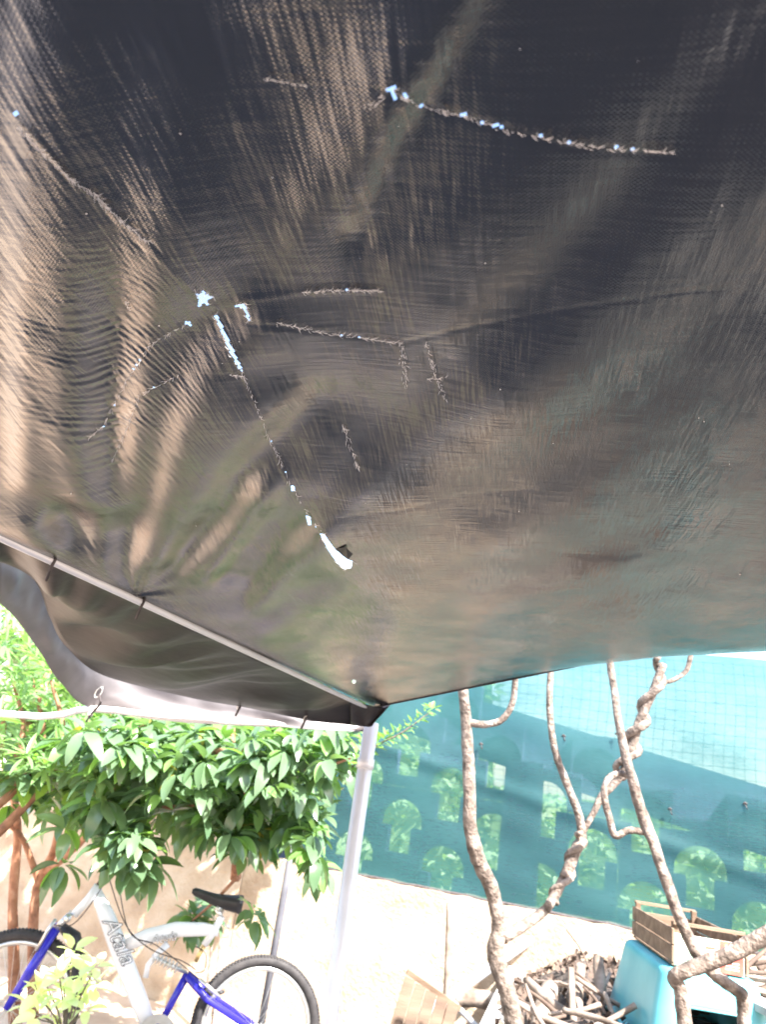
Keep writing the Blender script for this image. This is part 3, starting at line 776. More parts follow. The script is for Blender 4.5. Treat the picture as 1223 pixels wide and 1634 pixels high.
# tight gathers across the pleats at the left
PXv, PYv = project(X, Y, Z)
gath = np.exp(-((PXv - 190) / 150) ** 2 - ((PYv - 590) / 210) ** 2)
tdir = (PYv * .90 - PXv * (.10 + .0022 * np.abs(PXv - 190)))
Z += gath * .00045 * (np.sin(tdir / 9.5 * 2 * math.pi + 8 * vnoise(PXv / 60, PYv / 45, 5)) * (.6 + 1.4 * vnoise(PXv / 45, PYv / 16, 6)) + 1.3 * vnoise(PXv / 40, tdir / 7, 12))
g2_ = np.exp(-(np.hypot(PXv - 215, PYv - 950) / 130) ** 2)
ang = np.arctan2(PYv - 950, PXv - 215)
Z += g2_ * .004 * vnoise(ang * 5 + 50, np.hypot(PXv - 215, PYv - 950) / 200 + 3, 8)
for line, amp, wd in CREASES:
    best = np.full(X.shape, 1e9)
    for a, b_ in zip(line[:-1], line[1:]):
        l2 = (b_[0] - a[0]) ** 2 + (b_[1] - a[1]) ** 2
        t = np.clip(((PXv - a[0]) * (b_[0] - a[0]) + (PYv - a[1]) * (b_[1] - a[1])) / l2, 0, 1)
        best = np.minimum(best, np.hypot(PXv - a[0] - t * (b_[0] - a[0]), PYv - a[1] - t * (b_[1] - a[1])))
    best = best + 1.0 * vnoise(PXv / 14, PYv / 14, 11)
    Z += .22 * amp * np.exp(-(best / (wd * 1.1)) ** 2)
# tears: real openings
TEARS = [[(312, 466), (318, 472), (326, 462), (327, 470), (342, 474), (329, 479), (333, 488), (324, 484), (314, 492), (317, 480)],
         [(341, 501), (347, 503), (372, 558), (386, 588), (382, 590), (366, 560)],
         [(384, 484), (391, 485), (399, 510), (396, 511), (388, 492), (376, 489)],
         [(511, 852), (517, 852), (536, 878), (545, 884), (552, 890), (563, 896), (560, 906), (549, 908), (538, 898), (524, 878)],
         [(464, 776), (469, 774), (471, 783), (466, 784)], [(622, 132), (630, 138), (633, 156), (626, 160), (624, 146)],
         [(784, 197), (795, 199), (790, 204)], [(858, 215), (868, 216), (863, 221)], [(294, 512), (303, 514), (307, 520), (298, 518)],
         [(488, 822), (495, 824), (497, 838), (492, 838)], [(20, 178), (28, 180), (24, 186)], [(640, 148), (652, 152), (645, 156)], [(668, 160), (680, 163), (672, 168)],
         [(905, 227), (914, 228), (909, 232)], [(561, 1086), (567, 1084), (568, 1090), (563, 1091)]]
PXv, PYv = project(X, Y, Z)
nS, nT = X.shape
cx = .25 * (PXv[:-1, :-1] + PXv[1:, :-1] + PXv[:-1, 1:] + PXv[1:, 1:]); cy = .25 * (PYv[:-1, :-1] + PYv[1:, :-1] + PYv[:-1, 1:] + PYv[1:, 1:])
inFront = (Y[:-1, :-1] > .1)
keep = np.ones(cx.shape, bool)
for poly in TEARS:
    ins = np.zeros(cx.shape, bool); j = len(poly) - 1
    for i in range(len(poly)):
        xi, yi = poly[i]; xj, yj = poly[j]
        cond = ((yi > cy) != (yj > cy)) & (cx < (xj - xi) * (cy - yi) / ((yj - yi) or 1e-9) + xi)
        ins ^= cond; j = i
    keep &= ~(ins & inFront)
# rows of pinholes where the coating has cracked through
CRACKS = [([(600, 140), (625, 145), (660, 163), (740, 183), (800, 204)], 2.6, .10), ([(800, 204), (870, 221), (950, 234), (1080, 246)], 3.0, .03),
          ([(25, 198), (60, 233), (110, 283), (150, 308), (190, 348), (235, 383), (300, 455)], 1.4, .03),
          ([(386, 590), (430, 700), (465, 775), (497, 830), (515, 855)], 1.2, .02), ([(300, 515), (240, 550), (200, 610), (165, 680)], 1.2, .03),
          ([(285, 598), (222, 632), (200, 690), (178, 735)], 1.2, .02), ([(480, 467), (540, 463), (610, 464)], 1.6, .015), ([(440, 515), (520, 532), (640, 548)], 1.5, .015)]
for line, wd_, pr in CRACKS:
    best = np.full(cx.shape, 1e9)
    for a, b_ in zip(line[:-1], line[1:]):
        l2 = (b_[0] - a[0]) ** 2 + (b_[1] - a[1]) ** 2
        t = np.clip(((cx - a[0]) * (b_[0] - a[0]) + (cy - a[1]) * (b_[1] - a[1])) / l2, 0, 1)
        best = np.minimum(best, np.hypot(cx - a[0] - t * (b_[0] - a[0]), cy - a[1] - t * (b_[1] - a[1])))
    keep &= ~((best < wd_) & (np.random.rand(*cx.shape) < pr) & inFront)
# sagging fringe falls straight down past the hem so the edge has a turned lip
tarp = thing('tarpaulin', CORN, 'big glossy black woven tarpaulin sagging overhead, creased and torn', 'tarpaulin')
ids = np.arange(nS * nT).reshape(nS, nT)
a = ids[:-1, :-1][keep]; b_ = ids[1:, :-1][keep]; c_ = ids[1:, 1:][keep]; d_ = ids[:-1, 1:][keep]
fc = np.stack([a, b_, c_, d_], 1)
# wind so that the normal faces down
me = bpy.data.meshes.new('sheet')
co = np.stack([X, Y, Z], -1).reshape(-1, 3)
p0, p1, p2 = co[fc[0]][0], co[fc[0]][1], co[fc[0]][3]
if np.cross(p1 - p0, p2 - p0)[2] > 0: fc = fc[:, ::-1]
me.vertices.add(len(co)); me.vertices.foreach_set('co', co.ravel())
me.loops.add(fc.size); me.loops.foreach_set('vertex_index', fc.ravel().astype(np.int32))
me.polygons.add(len(fc)); me.polygons.foreach_set('loop_start', np.arange(0, fc.size, 4, dtype=np.int32)); me.polygons.foreach_set('loop_total', np.full(len(fc), 4, dtype=np.int32))
me.update(calc_edges=True); me.validate()
uvl = me.uv_layers.new(name='fabric'); FU = np.stack([fu, fv], -1).reshape(-1, 2)
li = np.zeros(len(me.loops), dtype=np.int32); me.loops.foreach_get('vertex_index', li)
uvl.data.foreach_set('uv', FU[li].ravel())
sheet = link_mesh('sheet', me, M['tarp'], tarp)
bpy.context.view_layer.update()
def tarp_point(px, py, off=.0015):
    d = ray(px, py)
    hit, loc, nn, ix = sheet.ray_cast(EYE, d)
    if hit: return loc - d * off
    h = CAMZ + .3
    for _ in range(30):
        t = (h - CAMZ) / d.z; p = EYE + d * t
        x = np.array([p.x]); y = np.array([p.y]); s_, t_ = st_of(x, y)
        e = (1 - math.exp(-max(s_[0], 0) / .10)) * (1 - math.exp(-max(t_[0], 0) / .05))
        h2 = float(z_base(x, y)[0] + bil(HZ, x, y)[0] * e); h = .5 * h + .5 * h2
    p = EYE + d * ((h - off - CAMZ) / d.z); return p
# far hem cord and rolled lip
mb = MB()
hem = []
for i in range(0, 900, 12):
    if i < nT: hem.append(Vector((X[0, i], Y[0, i], Z[0, i])))
mb.tube(hem, .0035, 6); mb.build('hem', M['darkcloth'], tarp)
# frayed threads; the white strands also stand in for light through tiny gaps
mb = MB()
def fray(line, n, ln, wdt, spread, ang0=None):
    seg = [math.dist(a, b) for a, b in zip(line[:-1], line[1:])]; tot = sum(seg)
    for _ in range(int(n * 1.8)):
        r = rnd.random() * tot; k = 0
        while r > seg[k] and k < len(seg) - 1: r -= seg[k]; k += 1
        t = r / seg[k]; a = line[k]; b = line[k + 1]
        x = a[0] + (b[0] - a[0]) * t + rnd.gauss(0, spread); y = a[1] + (b[1] - a[1]) * t + rnd.gauss(0, spread * .35)
        th = math.atan2(b[1] - a[1], b[0] - a[0]) + rnd.gauss(0, .5) if ang0 is None else ang0 + rnd.gauss(0, .4)
        l = ln * rnd.uniform(.4, 1.2)
        p = tarp_point(x, y, .0015 + .002 * rnd.random()); q = tarp_point(x + l * math.cos(th), y + l * math.sin(th), .002 + .004 * rnd.random())
        r_ = .40 * wdt * (p - EYE).length / FPX
        mb.tube([p, (p + q) / 2 + Vector((0, 0, -.0006)), q], [r_, r_ * .9, r_ * .3], 3)
fray([(25, 200), (60, 235), (110, 285), (150, 310), (190, 350), (235, 385)], 110, 9, .9, 2.0)
fray([(345, 505), (385, 590), (430, 700), (465, 775), (497, 830), (520, 855)], 60, 7, .7, 1.0)
fray([(300, 515), (240, 550), (200, 610), (165, 680), (140, 700)], 60, 7, .6, 1.2)
fray([(285, 598), (222, 632), (200, 690), (178, 735)], 45, 7, .5, 1.0)
fray([(480, 467), (540, 463), (610, 464)], 60, 7, .8, 1.6)
fray([(440, 515), (520, 532), (640, 548)], 60, 9, .7, 1.4)
fray([(640, 545), (645, 580), (650, 615)], 26, 6, .7, 2); fray([(680, 545), (695, 600), (712, 640)], 30, 6, .7, 2); fray([(680, 605), (712, 603)], 10, 6, .7, 1.5)
fray([(545, 672), (560, 712), (572, 748)], 26, 8, .7, 2)
fray([(585, 180), (620, 140), (660, 165), (740, 185), (800, 205), (870, 222), (950, 235), (1080, 245)], 75, 9, 1.2, 5)
fray([(420, 125), (490, 137)], 24, 7, .7, 1.2)
fray([(200, 480), (205, 492)], 5, 6, .8, 1); fray([(365, 598), (385, 600)], 9, 7, .7, 1)
for tr in TEARS[:4]: fray(tr + [tr[0]], 16, 7, .8, 1.0)
tag(mb.build('frayed_threads', M['thread'], tarp, smooth=False), 'frayed white threads along the tears', kind='stuff')
# torn tongue of cloth curling down beside the lower tear
b = MB(); q = [tarp_point(536, 876, .001), tarp_point(552, 873, .008), tarp_point(563, 884, .014), tarp_point(556, 893, .010), tarp_point(546, 886, .001)]
b.add(q, [(0, 1, 4), (1, 2, 3), (1, 3, 4)]); o = b.build('torn_tongue', M['darkcloth'], tarp, smooth=False)
# lint and specks
mb = MB()
for _ in range(30):
    x = rnd.uniform(40, 1200); y = rnd.uniform(60, 950)
    p = tarp_point(x, y, .002); r_ = rnd.uniform(.4, 1.1) * (p - EYE).length / FPX
    mb.tube([p, p + Vector((rnd.uniform(-1, 1) * r_ * 2, rnd.uniform(-1, 1) * r_ * 2, -r_ * .5))], [r_, r_ * .6], 5)
tag(mb.build('specks', M['thread'], tarp), kind='stuff')

# ------------------------------------------------------------------ the flap between bar and eave: dark inner sheet, pale outer sheet
def bar_pt(px):   # on the roof bar
    best = None
    a = CORN + Vector((0, 0, -.012)); b = BAR_A
    for i in range(400):
        p = a + (b - a) * (i / 399 * 1.05); q = p - EYE; fx = W0 / 2 + FPX * q.dot(RC) / q.dot(F)
        if best is None or abs(fx - px) < best[0]: best = (abs(fx - px), p)
    return best[1]
def sheet_between(name, top, bot, mat, parent, bow=.03, nv=26, ncol=90, wr=.006, seed=0, uvname=None):
    T = spline(top, 14); B = spline(bot, 14)
    def res(P, n):
        L = [0]
        for a, b in zip(P[:-1], P[1:]): L.append(L[-1] + (b - a).length)
        out = []
        for i in range(n):
            s = L[-1] * i / (n - 1); k = max(0, min(len(P) - 2, int(np.searchsorted(L, s) - 1)))
            t = (s - L[k]) / max(L[k + 1] - L[k], 1e-9); out.append(P[k].lerp(P[k + 1], t))
        return out
    T = res(T, ncol); B = res(B, ncol); vs = []; fs = []
    for i in range(ncol):
        for j in range(nv):
            t = j / (nv - 1); p = T[i].lerp(B[i], t)
            d = math.sin(math.pi * t) * (bow + wr * 3 * noise.noise(Vector((i * .12, t * 1.2, seed))) ) + math.sin(math.pi * min(t * 1.5, 1)) * wr * noise.noise(Vector((i * .35, t * 2, seed + 4)))
            vs.append(p + Vector((0, d, -d * .6)))
    for i in range(ncol - 1):
        for j in range(nv - 1):
            a = i * nv + j; fs.append((a, a + nv, a + nv + 1, a + 1))
    b = MB(); b.add(vs, fs); o = b.build(name, mat, parent); s = o.modifiers.new('s', 'SOLIDIFY'); s.thickness = .0012; return o
flap = thing('tarp_flap', bar_pt(300), 'dark grey tarp flap with a torn slit hanging from the roof bar, pale sheet behind', 'tarpaulin')
flap['label'] = 'dark grey tarp flap with a torn slit between the roof bar and the eave bar'
eave = lambda px, py: PY(px, py, 2.40)
tops = [bar_pt(x) for x in (-8, 60, 130, 200, 300, 400, 500, 560, 603)]
def mid(px, py, k):   # point part way from bar depth to eave depth
    return PY(px, py, bar_pt(px).y * (1 - k) + 2.40 * k)
bots = [mid(-12, 890, .12), mid(55, 925, .25), mid(80, 985, .45), mid(105, 1030, .6), mid(165, 1077, .9), mid(300, 1112, .96), mid(400, 1130, .97), mid(500, 1150, .98), PY(588, 1160, 2.40)]
sheet_between('dark_panel', tops, bots, M['darkcloth'], flap, bow=.015, wr=.022, seed=2)
o = sheet_between('corner_fold', [bar_pt(560), CORN + Vector((.01, -.02, 0)), PY(626, 1122, 2.40)], [PY(560, 1155, 2.39), PY(590, 1160, 2.38), PY(598, 1152, 2.38)], M['darkcloth'], flap, bow=.004, wr=.003, seed=9, ncol=20, nv=10)
pale = thing('pale_sheet', PY(150, 1100, 2.43), 'pale grey translucent sheet laced with eyelets along the eave bar', 'tarpaulin')
ptops = [mid(-12, 880, .15), mid(60, 915, .30), mid(90, 970, .48), mid(115, 1010, .65), mid(170, 1060, .95), mid(300, 1098, 1.0), mid(400, 1118, 1.0), mid(500, 1138, 1.0), PY(596, 1140, 2.42)]
pbots = [mid(-12, 955, .30), mid(20, 985, .45), mid(60, 1040, .65), mid(90, 1085, .8), mid(140, 1128, 1.0), mid(260, 1140, 1.01), mid(380, 1150, 1.01), mid(490, 1163, 1.01), PY(604, 1168, 2.43)]
sheet_between('sheet', [p + Vector((0, .02, 0)) for p in ptops], [p + Vector((0, .02, 0)) for p in pbots], M['greycloth'], pale, bow=.01, wr=.012, seed=5)
# eyelets, ties
def eyelet(px, py, y, r=.012, parent=None, name='eyelet'):
    p = PY(px, py, y); b = MB(); n = 16; k = 6; vs = []; fs = []
    for i in range(n):
        th = 2 * math.pi * i / n
        for j in range(k):
            ph = 2 * math.pi * j / k; rr = r + .003 * math.cos(ph)
            vs.append(p + Vector((rr * .55 * math.cos(th) + rr * .25 * math.sin(th), .003 * math.sin(ph), rr * math.sin(th) )))
    for i in range(n):
        for j in range(k):
            fs.append((i * k + j, ((i + 1) % n) * k + j, ((i + 1) % n) * k + (j + 1) % k, i * k + (j + 1) % k))
    b.add(vs, fs); return b.build(name, M['silver'], parent)
eyelet(157, 1105, 2.38, .016, pale); eyelet(382, 1126, 2.37, .009, pale); eyelet(487, 1147, 2.37, .008, pale)
mb = MB(); mb.tube(spline([PY(158, 1110, 2.37), PY(160, 1122, 2.36), PY(152, 1132, 2.37), PY(143, 1142, 2.39), PY(137, 1152, 2.39)], 4), [.0035] * 17, 6); mb.build('tie_cord', M['cord'], pale)
mb = MB(); mb.tube([PY(147, 1128, 2.40), PY(143, 1142, 2.39)], [.006, .009], 8); mb.build('tie_knot', M['whitepipe'], pale)
for (x, y) in ((382, 1130), (487, 1150)):
    mb = MB(); mb.tube(spline([PY(x + 3, y - 6, 2.37), PY(x - 2, y + 4, 2.36), PY(x - 6, y + 12, 2.38)], 4), .0035, 6); mb.build('tie_cord', M['cord'], pale)
# pale strip laid on the dark panel, painting light through a tear
mb = MB()
s_ = [(207, 1005), (198, 1012), (188, 1022), (180, 1032), (172, 1048)]
up = [mid(x, y, .55) + Vector((0, -.012, -.002)) for x, y in s_]
lo = [mid(x + dx, y + dx * .9, .55) + Vector((0, -.012, -.002)) for (x, y), dx in zip(s_, (0, 5, 6, 4, 0))]
vs = up + lo; n = len(up); mb.add(vs, [(i, i + 1, n + i + 1, n + i) for i in range(n - 1)])
mb.build('slit', M['greycloth'], flap, smooth=False)
# cord pieces on the bar
for (x, y) in ((88, 915), (228, 975)):
    p = bar_pt(x); b = MB()
    b.tube([p + Vector((0, 0, .015)), p + Vector((.004, -.012, .004)), p + Vector((.0, -.010, -.012)), p + Vector((-.006, 0, -.03))], .0025, 6); b.build('tie_cord', M['cord'], flap)
o = eyelet(566, 1086, 2.18, .006, flap, 'eyelet')

# ------------------------------------------------------------------ vines
def vine(name, pts, r, label, root=None, sub=7, mat='bark', knots=.10):
    b = MB(); pp = spline([PY(*p) for p in pts], sub); rr = lerp_list(r, len(pp))
    rr = [.88 * q * (1 + knots * noise.noise(Vector((i * .45, q * 90, 3)) * 1.7)) for i, q in enumerate(rr)]
    pp = [p + Vector((noise.noise(p * 9), noise.noise(p * 9 + Vector((5, 0, 0))), 0)) * .006 for p in pp]
    b.tube(pp, rr, 12, jit=.10); return b.build(name, M[mat], root)
def bedfoot(px, py, y):
    p = PY(px, py, y); return p
vA = thing('vine', Vector((PY(828, 1660, 2.95).x, 2.95, .66)), 'thick pale vine trunk climbing right of the stake, with a hooked side branch', 'vine')
vine('trunk', [(752, 2290, 2.95), (800, 1950, 2.95), (832, 1700, 2.95), (822, 1634, 2.95), (808, 1580, 2.95), (790, 1520, 2.95), (797, 1480, 2.95), (785, 1420, 2.95), (763, 1370, 2.92), (751, 1310, 2.9), (749, 1230, 2.9), (744, 1160, 2.88), (739, 1080, 2.85), (736, 1000, 2.8)],
     [.052, .048, .042, .040, .036, .034, .030, .030, .031, .027, .026, .024, .021, .02], '', vA)
vine('branch', [(748, 1153, 2.88), (775, 1156, 2.86), (803, 1148, 2.84), (820, 1120, 2.82), (822, 1070, 2.8)], [.017, .015, .014, .013, .012], '', vA)
vine('twig', [(803, 1497, 2.95), (835, 1478, 3.0), (868, 1455, 3.05), (880, 1440, 3.05), (905, 1395, 3.1)], [.022, .022, .019, .020, .021], '', vA)
vB = thing('vine', Vector(PY(935, 1330, 3.1)), 'twisted brown vine pair rising behind the loop to the tarp edge', 'vine')
vine('stem', [(903, 1400, 3.08), (918, 1360, 3.08), (930, 1335, 3.1), (925, 1300, 3.1), (905, 1250, 3.1), (885, 1195, 3.1), (878, 1130, 3.1), (880, 1060, 3.1)], [.024, .024, .022, .018, .017, .016, .015, .014], '', vB)
vine('stem', [(928, 1335, 3.12), (945, 1300, 3.12), (962, 1270, 3.12), (990, 1240, 3.1), (1008, 1200, 3.1), (1018, 1160, 3.1), (1040, 1110, 3.1), (1060, 1060, 3.1)], [.014, .013, .018, .017, .02, .021, .019, .018], '', vB)
# a second strand wound round the upper stem
axis_pts = spline([PY(*p) for p in [(985, 1240, 3.1), (1008, 1200, 3.1), (1018, 1160, 3.1), (1040, 1110, 3.1), (1060, 1050, 3.1)]], 9)
b = MB(); b.tube([p + Vector((math.cos(i * .62) * .028, math.sin(i * .62) * .028, 0)) for i, p in enumerate(axis_pts)], lerp_list([.013, .017, .013], len(axis_pts)), 9, jit=.1); b.build('strand', M['bark'], vB)
axis_pts = spline([PY(*p) for p in [(880, 1440, 3.06), (903, 1400, 3.08), (922, 1350, 3.08), (932, 1330, 3.08)]], 8)
b = MB(); b.tube([p + Vector((math.cos(i * .7) * .022, math.sin(i * .7) * .022, 0)) for i, p in enumerate(axis_pts)], lerp_list([.010, .014, .010], len(axis_pts)), 9, jit=.1); b.build('strand', M['bark'], vB)
vine('branch', [(1055, 1090, 3.1), (1075, 1085, 3.1), (1095, 1070, 3.1), (1103, 1045, 3.1)], [.011, .010, .011, .012], '', vB)
vC = thing('vine', Vector(PY(1188, 1680, 2.7)), 'long pale vine slanting from the tarp edge down in front of the fruit crate', 'vine')
vine('trunk', [(1190, 1700, 2.7), (1188, 1600, 2.7), (1178, 1580, 2.7), (1140, 1555, 2.7), (1112, 1520, 2.7), (1080, 1450, 2.72), (1050, 1360, 2.75), (1030, 1310, 2.8), (1005, 1230, 2.8), (988, 1150, 2.85), (975, 1060, 2.9), (970, 1000, 2.9)],
     [.024, .023, .023, .021, .022, .021, .021, .024, .019, .017, .015, .014], '', vC)
vine('branch', [(1030, 1328, 2.8), (1005, 1325, 2.8), (982, 1333, 2.8), (972, 1305, 2.8), (966, 1265, 2.8), (975, 1240, 2.82), (995, 1235, 2.84), (1012, 1250, 2.86), (1022, 1300, 2.88)], [.013, .013, .014, .014, .014, .013, .012, .010, .009], '', vC)
vD = thing('vine', Vector(PY(1090, 1680, 2.65)), 'thick pale limb jutting right across the front of the turquoise stool', 'vine')
vine('trunk', [(1095, 1700, 2.62), (1093, 1634, 2.62), (1087, 1580, 2.62), (1078, 1562, 2.62), (1090, 1552, 2.6), (1120, 1540, 2.6), (1160, 1525, 2.58), (1223, 1492, 2.55), (1290, 1460, 2.5)], [.026, .026, .024, .026, .024, .026, .027, .030, .03], '', vD)

# ------------------------------------------------------------------ stool and crate
def LOC(o_pt, fwd):  # local frame: x right along front, y away
    return o_pt, fwd
sp = PY(1118, 1560, 3.15)
stz = .66
nearL = PY(1078, 1537, 2.95); farL = PY(1000, 1490, 3.45); nearR = PY(1195, 1556, 2.95)
# orientation from the crate: its long side runs away to the left
crx = (PY(1196, 1553, 2.92) - PY(1073, 1541, 2.95)); crx.z = 0; cw = crx.length; crx.normalize()
cry = Vector((-crx.y, crx.x, 0))
CRO = PY(1073, 1541, 2.95); topz = CRO.z
stool = thing('step_stool', CRO + crx * (cw / 2) + cry * .27 - Vector((0, 0, topz - BEDZ)), 'turquoise plastic step stool with an arched opening, holding the fruit crate', 'stool')
SH = topz - BEDZ - .005
def rrect(hx, hy, r, n=8):
    out = []
    for (sx, sy, a0) in ((1, -1, -90), (1, 1, 0), (-1, 1, 90), (-1, -1, 180)):
        for i in range(n + 1):
            a = R(a0 + 90 * i / n); out.append((sx * (hx - r) + r * math.cos(a), sy * (hy - r) + r * math.sin(a)))
    # subdivide straight runs
    res = []
    for i, p in enumerate(out):
        q = out[(i + 1) % len(out)]; d = math.dist(p, q); k = max(1, int(d / .012))
        for j in range(k): res.append((p[0] + (q[0] - p[0]) * j / k, p[1] + (q[1] - p[1]) * j / k))
    return res
rot3 = Matrix((crx, cry, Vector((0, 0, 1)))).transposed()
def ring_loft(levels, name, mat, parent, skip=None, cap=True, thick=.004):
    rings = []; vs = []; fs = []
    base_ = rrect(1, 1, .35)
    n = None
    for (hx, hy, r, z) in levels:
        pr = rrect(levels[0][0], levels[0][1], levels[0][2]); n = len(pr)
        # scale ring 0 to the level
        sx, sy = hx / levels[0][0], hy / levels[0][1]
        rings.append([Vector((x * sx, y * sy, z)) for x, y in pr])
    for rg in rings: vs += rg
    for i in range(len(rings) - 1):
        for j in range(n):
            q = [i * n + j, i * n + (j + 1) % n, (i + 1) * n + (j + 1) % n, (i + 1) * n + j]
            c = sum((vs[k] for k in q), Vector()) / 4
            if skip and skip(c): continue
            fs.append(tuple(q))
    if cap:
        fs.append(tuple((len(rings) - 1) * n + j for j in range(n)))
    me = bpy.data.meshes.new(name); me.from_pydata([rot3 @ v for v in vs], [], fs)
    o = link_mesh(name, me, mat, None); o.parent = parent
    s = o.modifiers.new('s', 'SOLIDIFY'); s.thickness = thick; s.offset = -1
    return o
hx0, hy0 = cw / 2 + .10, .36
lv = [(hx0, hy0, .07, 0), (hx0 - .006, hy0 - .006, .07, .012)]
NL = 22
for i in range(NL + 1):
    t = i / NL; lv.append((hx0 - .012 - .05 * t, hy0 - .012 - .05 * t, .07, .014 + (SH - .034) * t))
lv += [(hx0 - .066, hy0 - .066, .06, SH - .010), (hx0 - .075, hy0 - .075, .05, SH - .003), (hx0 - .09, hy0 - .09, .05, SH)]
def arch(c):
    if abs(c.y) > hy0 * .75 and abs(c.x) < .115 and c.z < SH * .60 : return c.z > -1
    return False
ring_loft(lv, 'body', M['teal_plastic'], stool, skip=arch)
# rolled foot rim
rp = [rot3 @ Vector((x, y, .008)) for x, y in rrect(hx0 + .004, hy0 + .004, .072) if not (abs(y) > hy0 * .9 and abs(x) < .115)]
for side in (1, -1):
    seg = [Vector((x, y, .008)) for x, y in rrect(hx0 + .004, hy0 + .004, .072)]
mb = MB()
rr_ = rrect(hx0 + .004, hy0 + .004, .072)
run = []
for x, y in rr_ + rr_[:1]:
    if abs(y) > hy0 * .9 and abs(x) < .115:
        if len(run) > 2: mb.tube(run, .008, 7)
        run = []
    else: run.append(rot3 @ Vector((x, y, .008)))
if len(run) > 2: mb.tube(run, .008, 7)
me = bpy.data.meshes.new('foot_rim'); me.from_pydata(mb.v, [], mb.f); o = link_mesh('foot_rim', me, M['teal_plastic']); o.parent = stool
mb = MB(); yy = -(hy0 - .016); 
mb.tube([rot3 @ Vector((-.115, yy - .012, .005)), rot3 @ Vector((-.115, yy + .026, SH * .58)), rot3 @ Vector((-.105, yy + .029, SH * .61)), rot3 @ Vector((.105, yy + .029, SH * .61)), rot3 @ Vector((.115, yy + .026, SH * .58)), rot3 @ Vector((.115, yy - .012, .005))], .005, 6)
me = bpy.data.meshes.new('opening_rim'); me.from_pydata(mb.v, [], mb.f); o = link_mesh('opening_rim', me, M['teal_plastic']); o.parent = stool

CH = (PY(1071, 1470, 2.95).z - topz)          # crate height at the near corner
CL = .56
crate = thing('fruit_crate', CRO + crx * (cw / 2), 'wooden fruit crate with a red and pale green printed end, standing on the turquoise stool', 'crate')
def cbox(name, c, half, mat='wood', par=None, bev=.0015):
    mb = MB(); mb.box((0, 0, 0), half); me = bpy.data.meshes.new(name); me.from_pydata(mb.v, [], mb.f)
    o = link_mesh(name, me, M[mat], None, smooth=False); o.parent = par or crate
    o.matrix_local = Matrix.Translation(rot3 @ Vector(c)) @ rot3.to_4x4()
    b = o.modifiers.new('b', 'BEVEL'); b.width = bev; b.segments = 1
    return o
hw = cw / 2
for sx in (-1, 1):
    for k in range(2):
        cbox('plank', (sx * (hw - .004), CL / 2, .012 + CH * (.18 + .40 * k)), (.004, CL / 2, CH * .185))
for k in range(4):
    cbox('plank', (-hw * .75 + k * hw * .5, CL / 2, .004), (hw * .23, CL / 2 - .01, .003))
for sy in (0, 1):
    y = .012 + sy * (CL - .024)
    cbox('end_panel', (0, y, CH * .38), (hw - .010, .005, CH * .36), 'paper' if sy == 0 else 'wood')
    for sx in (-1, 1):
        cbox('corner_post', (sx * (hw - .016), y + (.014 if sy == 0 else -.014), CH * .5), (.010, .009, CH * .5))
    cbox('top_rail', (0, y, CH * .975), (hw - .006, .006, CH * .045))
# flat print on the near end
def decal(name, pts, mat, off):
    vs = [Vector((x * (hw - .012), .007 - off, CH * z)) for x, z in pts]
    me = bpy.data.meshes.new(name); me.from_pydata([rot3 @ v for v in vs], [], [tuple(range(len(pts)))])
    o = link_mesh(name, me, M[mat], None, smooth=False); o.parent = crate; return o
decal('print_green', [(-.98, .04), (-.25, .04), (-.20, .72), (-.98, .72)], 'palegreen', .0006)
decal('print_leaf', [(-.85, .45), (-.70, .40), (-.55, .55), (-.60, .70), (-.78, .66)], 'paper', .0012)
decal('print_red', [(.30, .02), (.98, .02), (.98, .74), (.30, .74)], 'red', .0006)
decal('print_fruit', [(.40 * -1 + .1, .16), (.28, .16), (.28, .38), (.05, .44), (-.2, .40), (-.32, .28)], 'red', .0008)
decal('print_yellow', [(.42, .66), (.50, .70), (.72, .54), (.66, .49)], 'yellow', .0012)
decal('print_bar', [(-.12, .50), (.16, .52), (.18, .57), (-.10, .56)], 'wood', .0010)
for k in range(4):
    decal('print_line', [(-.9, .08 + .045 * k), (-.4 + .05 * (k % 2), .08 + .045 * k), (-.4, .10 + .045 * k), (-.9, .10 + .045 * k)], 'ink', .0012)
for k in range(3):
    decal('print_line', [(.45, .12 + .07 * k), (.85, .12 + .07 * k), (.85, .145 + .07 * k), (.45, .145 + .07 * k)], 'paper', .0012)

# ------------------------------------------------------------------ wood pile
def log(name, a, b, r0, r1, label, mat='stick', group=None, n=9, bend=.02):
    m_ = (a + b) / 2 + Vector((rnd.uniform(-bend, bend), rnd.uniform(-bend, bend), rnd.uniform(-bend, bend)))
    pp = spline([a, m_, b], 6); mb = MB(); mb.tube(pp, lerp_list([r0, (r0 + r1) / 2, r1], len(pp)), n, jit=.10)
    o = mb.build(name, M[mat]); tag(o, label, 'stick' if r0 < .022 else 'log', group); return o
log('stake', PY(718, 1440, 4.6), PY(708, 1705, 4.6), .0175, .019, 'thin straight stake standing upright beside the slatted wooden panel', bend=.004)
log('plastic_pipe', PY(857, 1492, 5.15), PY(672, 1622, 4.9), .028, .028, 'straight grey pipe leaning diagonally behind the thick vine trunk', 'greypipe', bend=.0, n=14)
bpy.data.objects['plastic_pipe']['category'] = 'pipe'
log('log', PY(728, 1592, 5.0), PY(815, 1606, 4.9), .050, .047, 'thick pale log lying level just left of the thick vine trunk')
log('board', PY(716, 1592, 4.8), PY(790, 1668, 4.5), .016, .016, 'narrow grey batten sloping down beside the slatted panel', 'greypipe', bend=0)
bpy.data.objects['board']['category'] = 'batten'
log('log', PY(842, 1564, 3.6), PY(925, 1634, 3.3), .017, .022, 'pale round log sloping down right of the thick vine trunk')
log('log', PY(878, 1580, 3.6), PY(862, 1665, 3.3), .042, .044, 'short fat pale log standing under the sloping log')
log('stick', PY(912, 1546, 3.4), PY(918, 1660, 3.2), .013, .014, 'white sunlit stick standing upright in the wood pile')
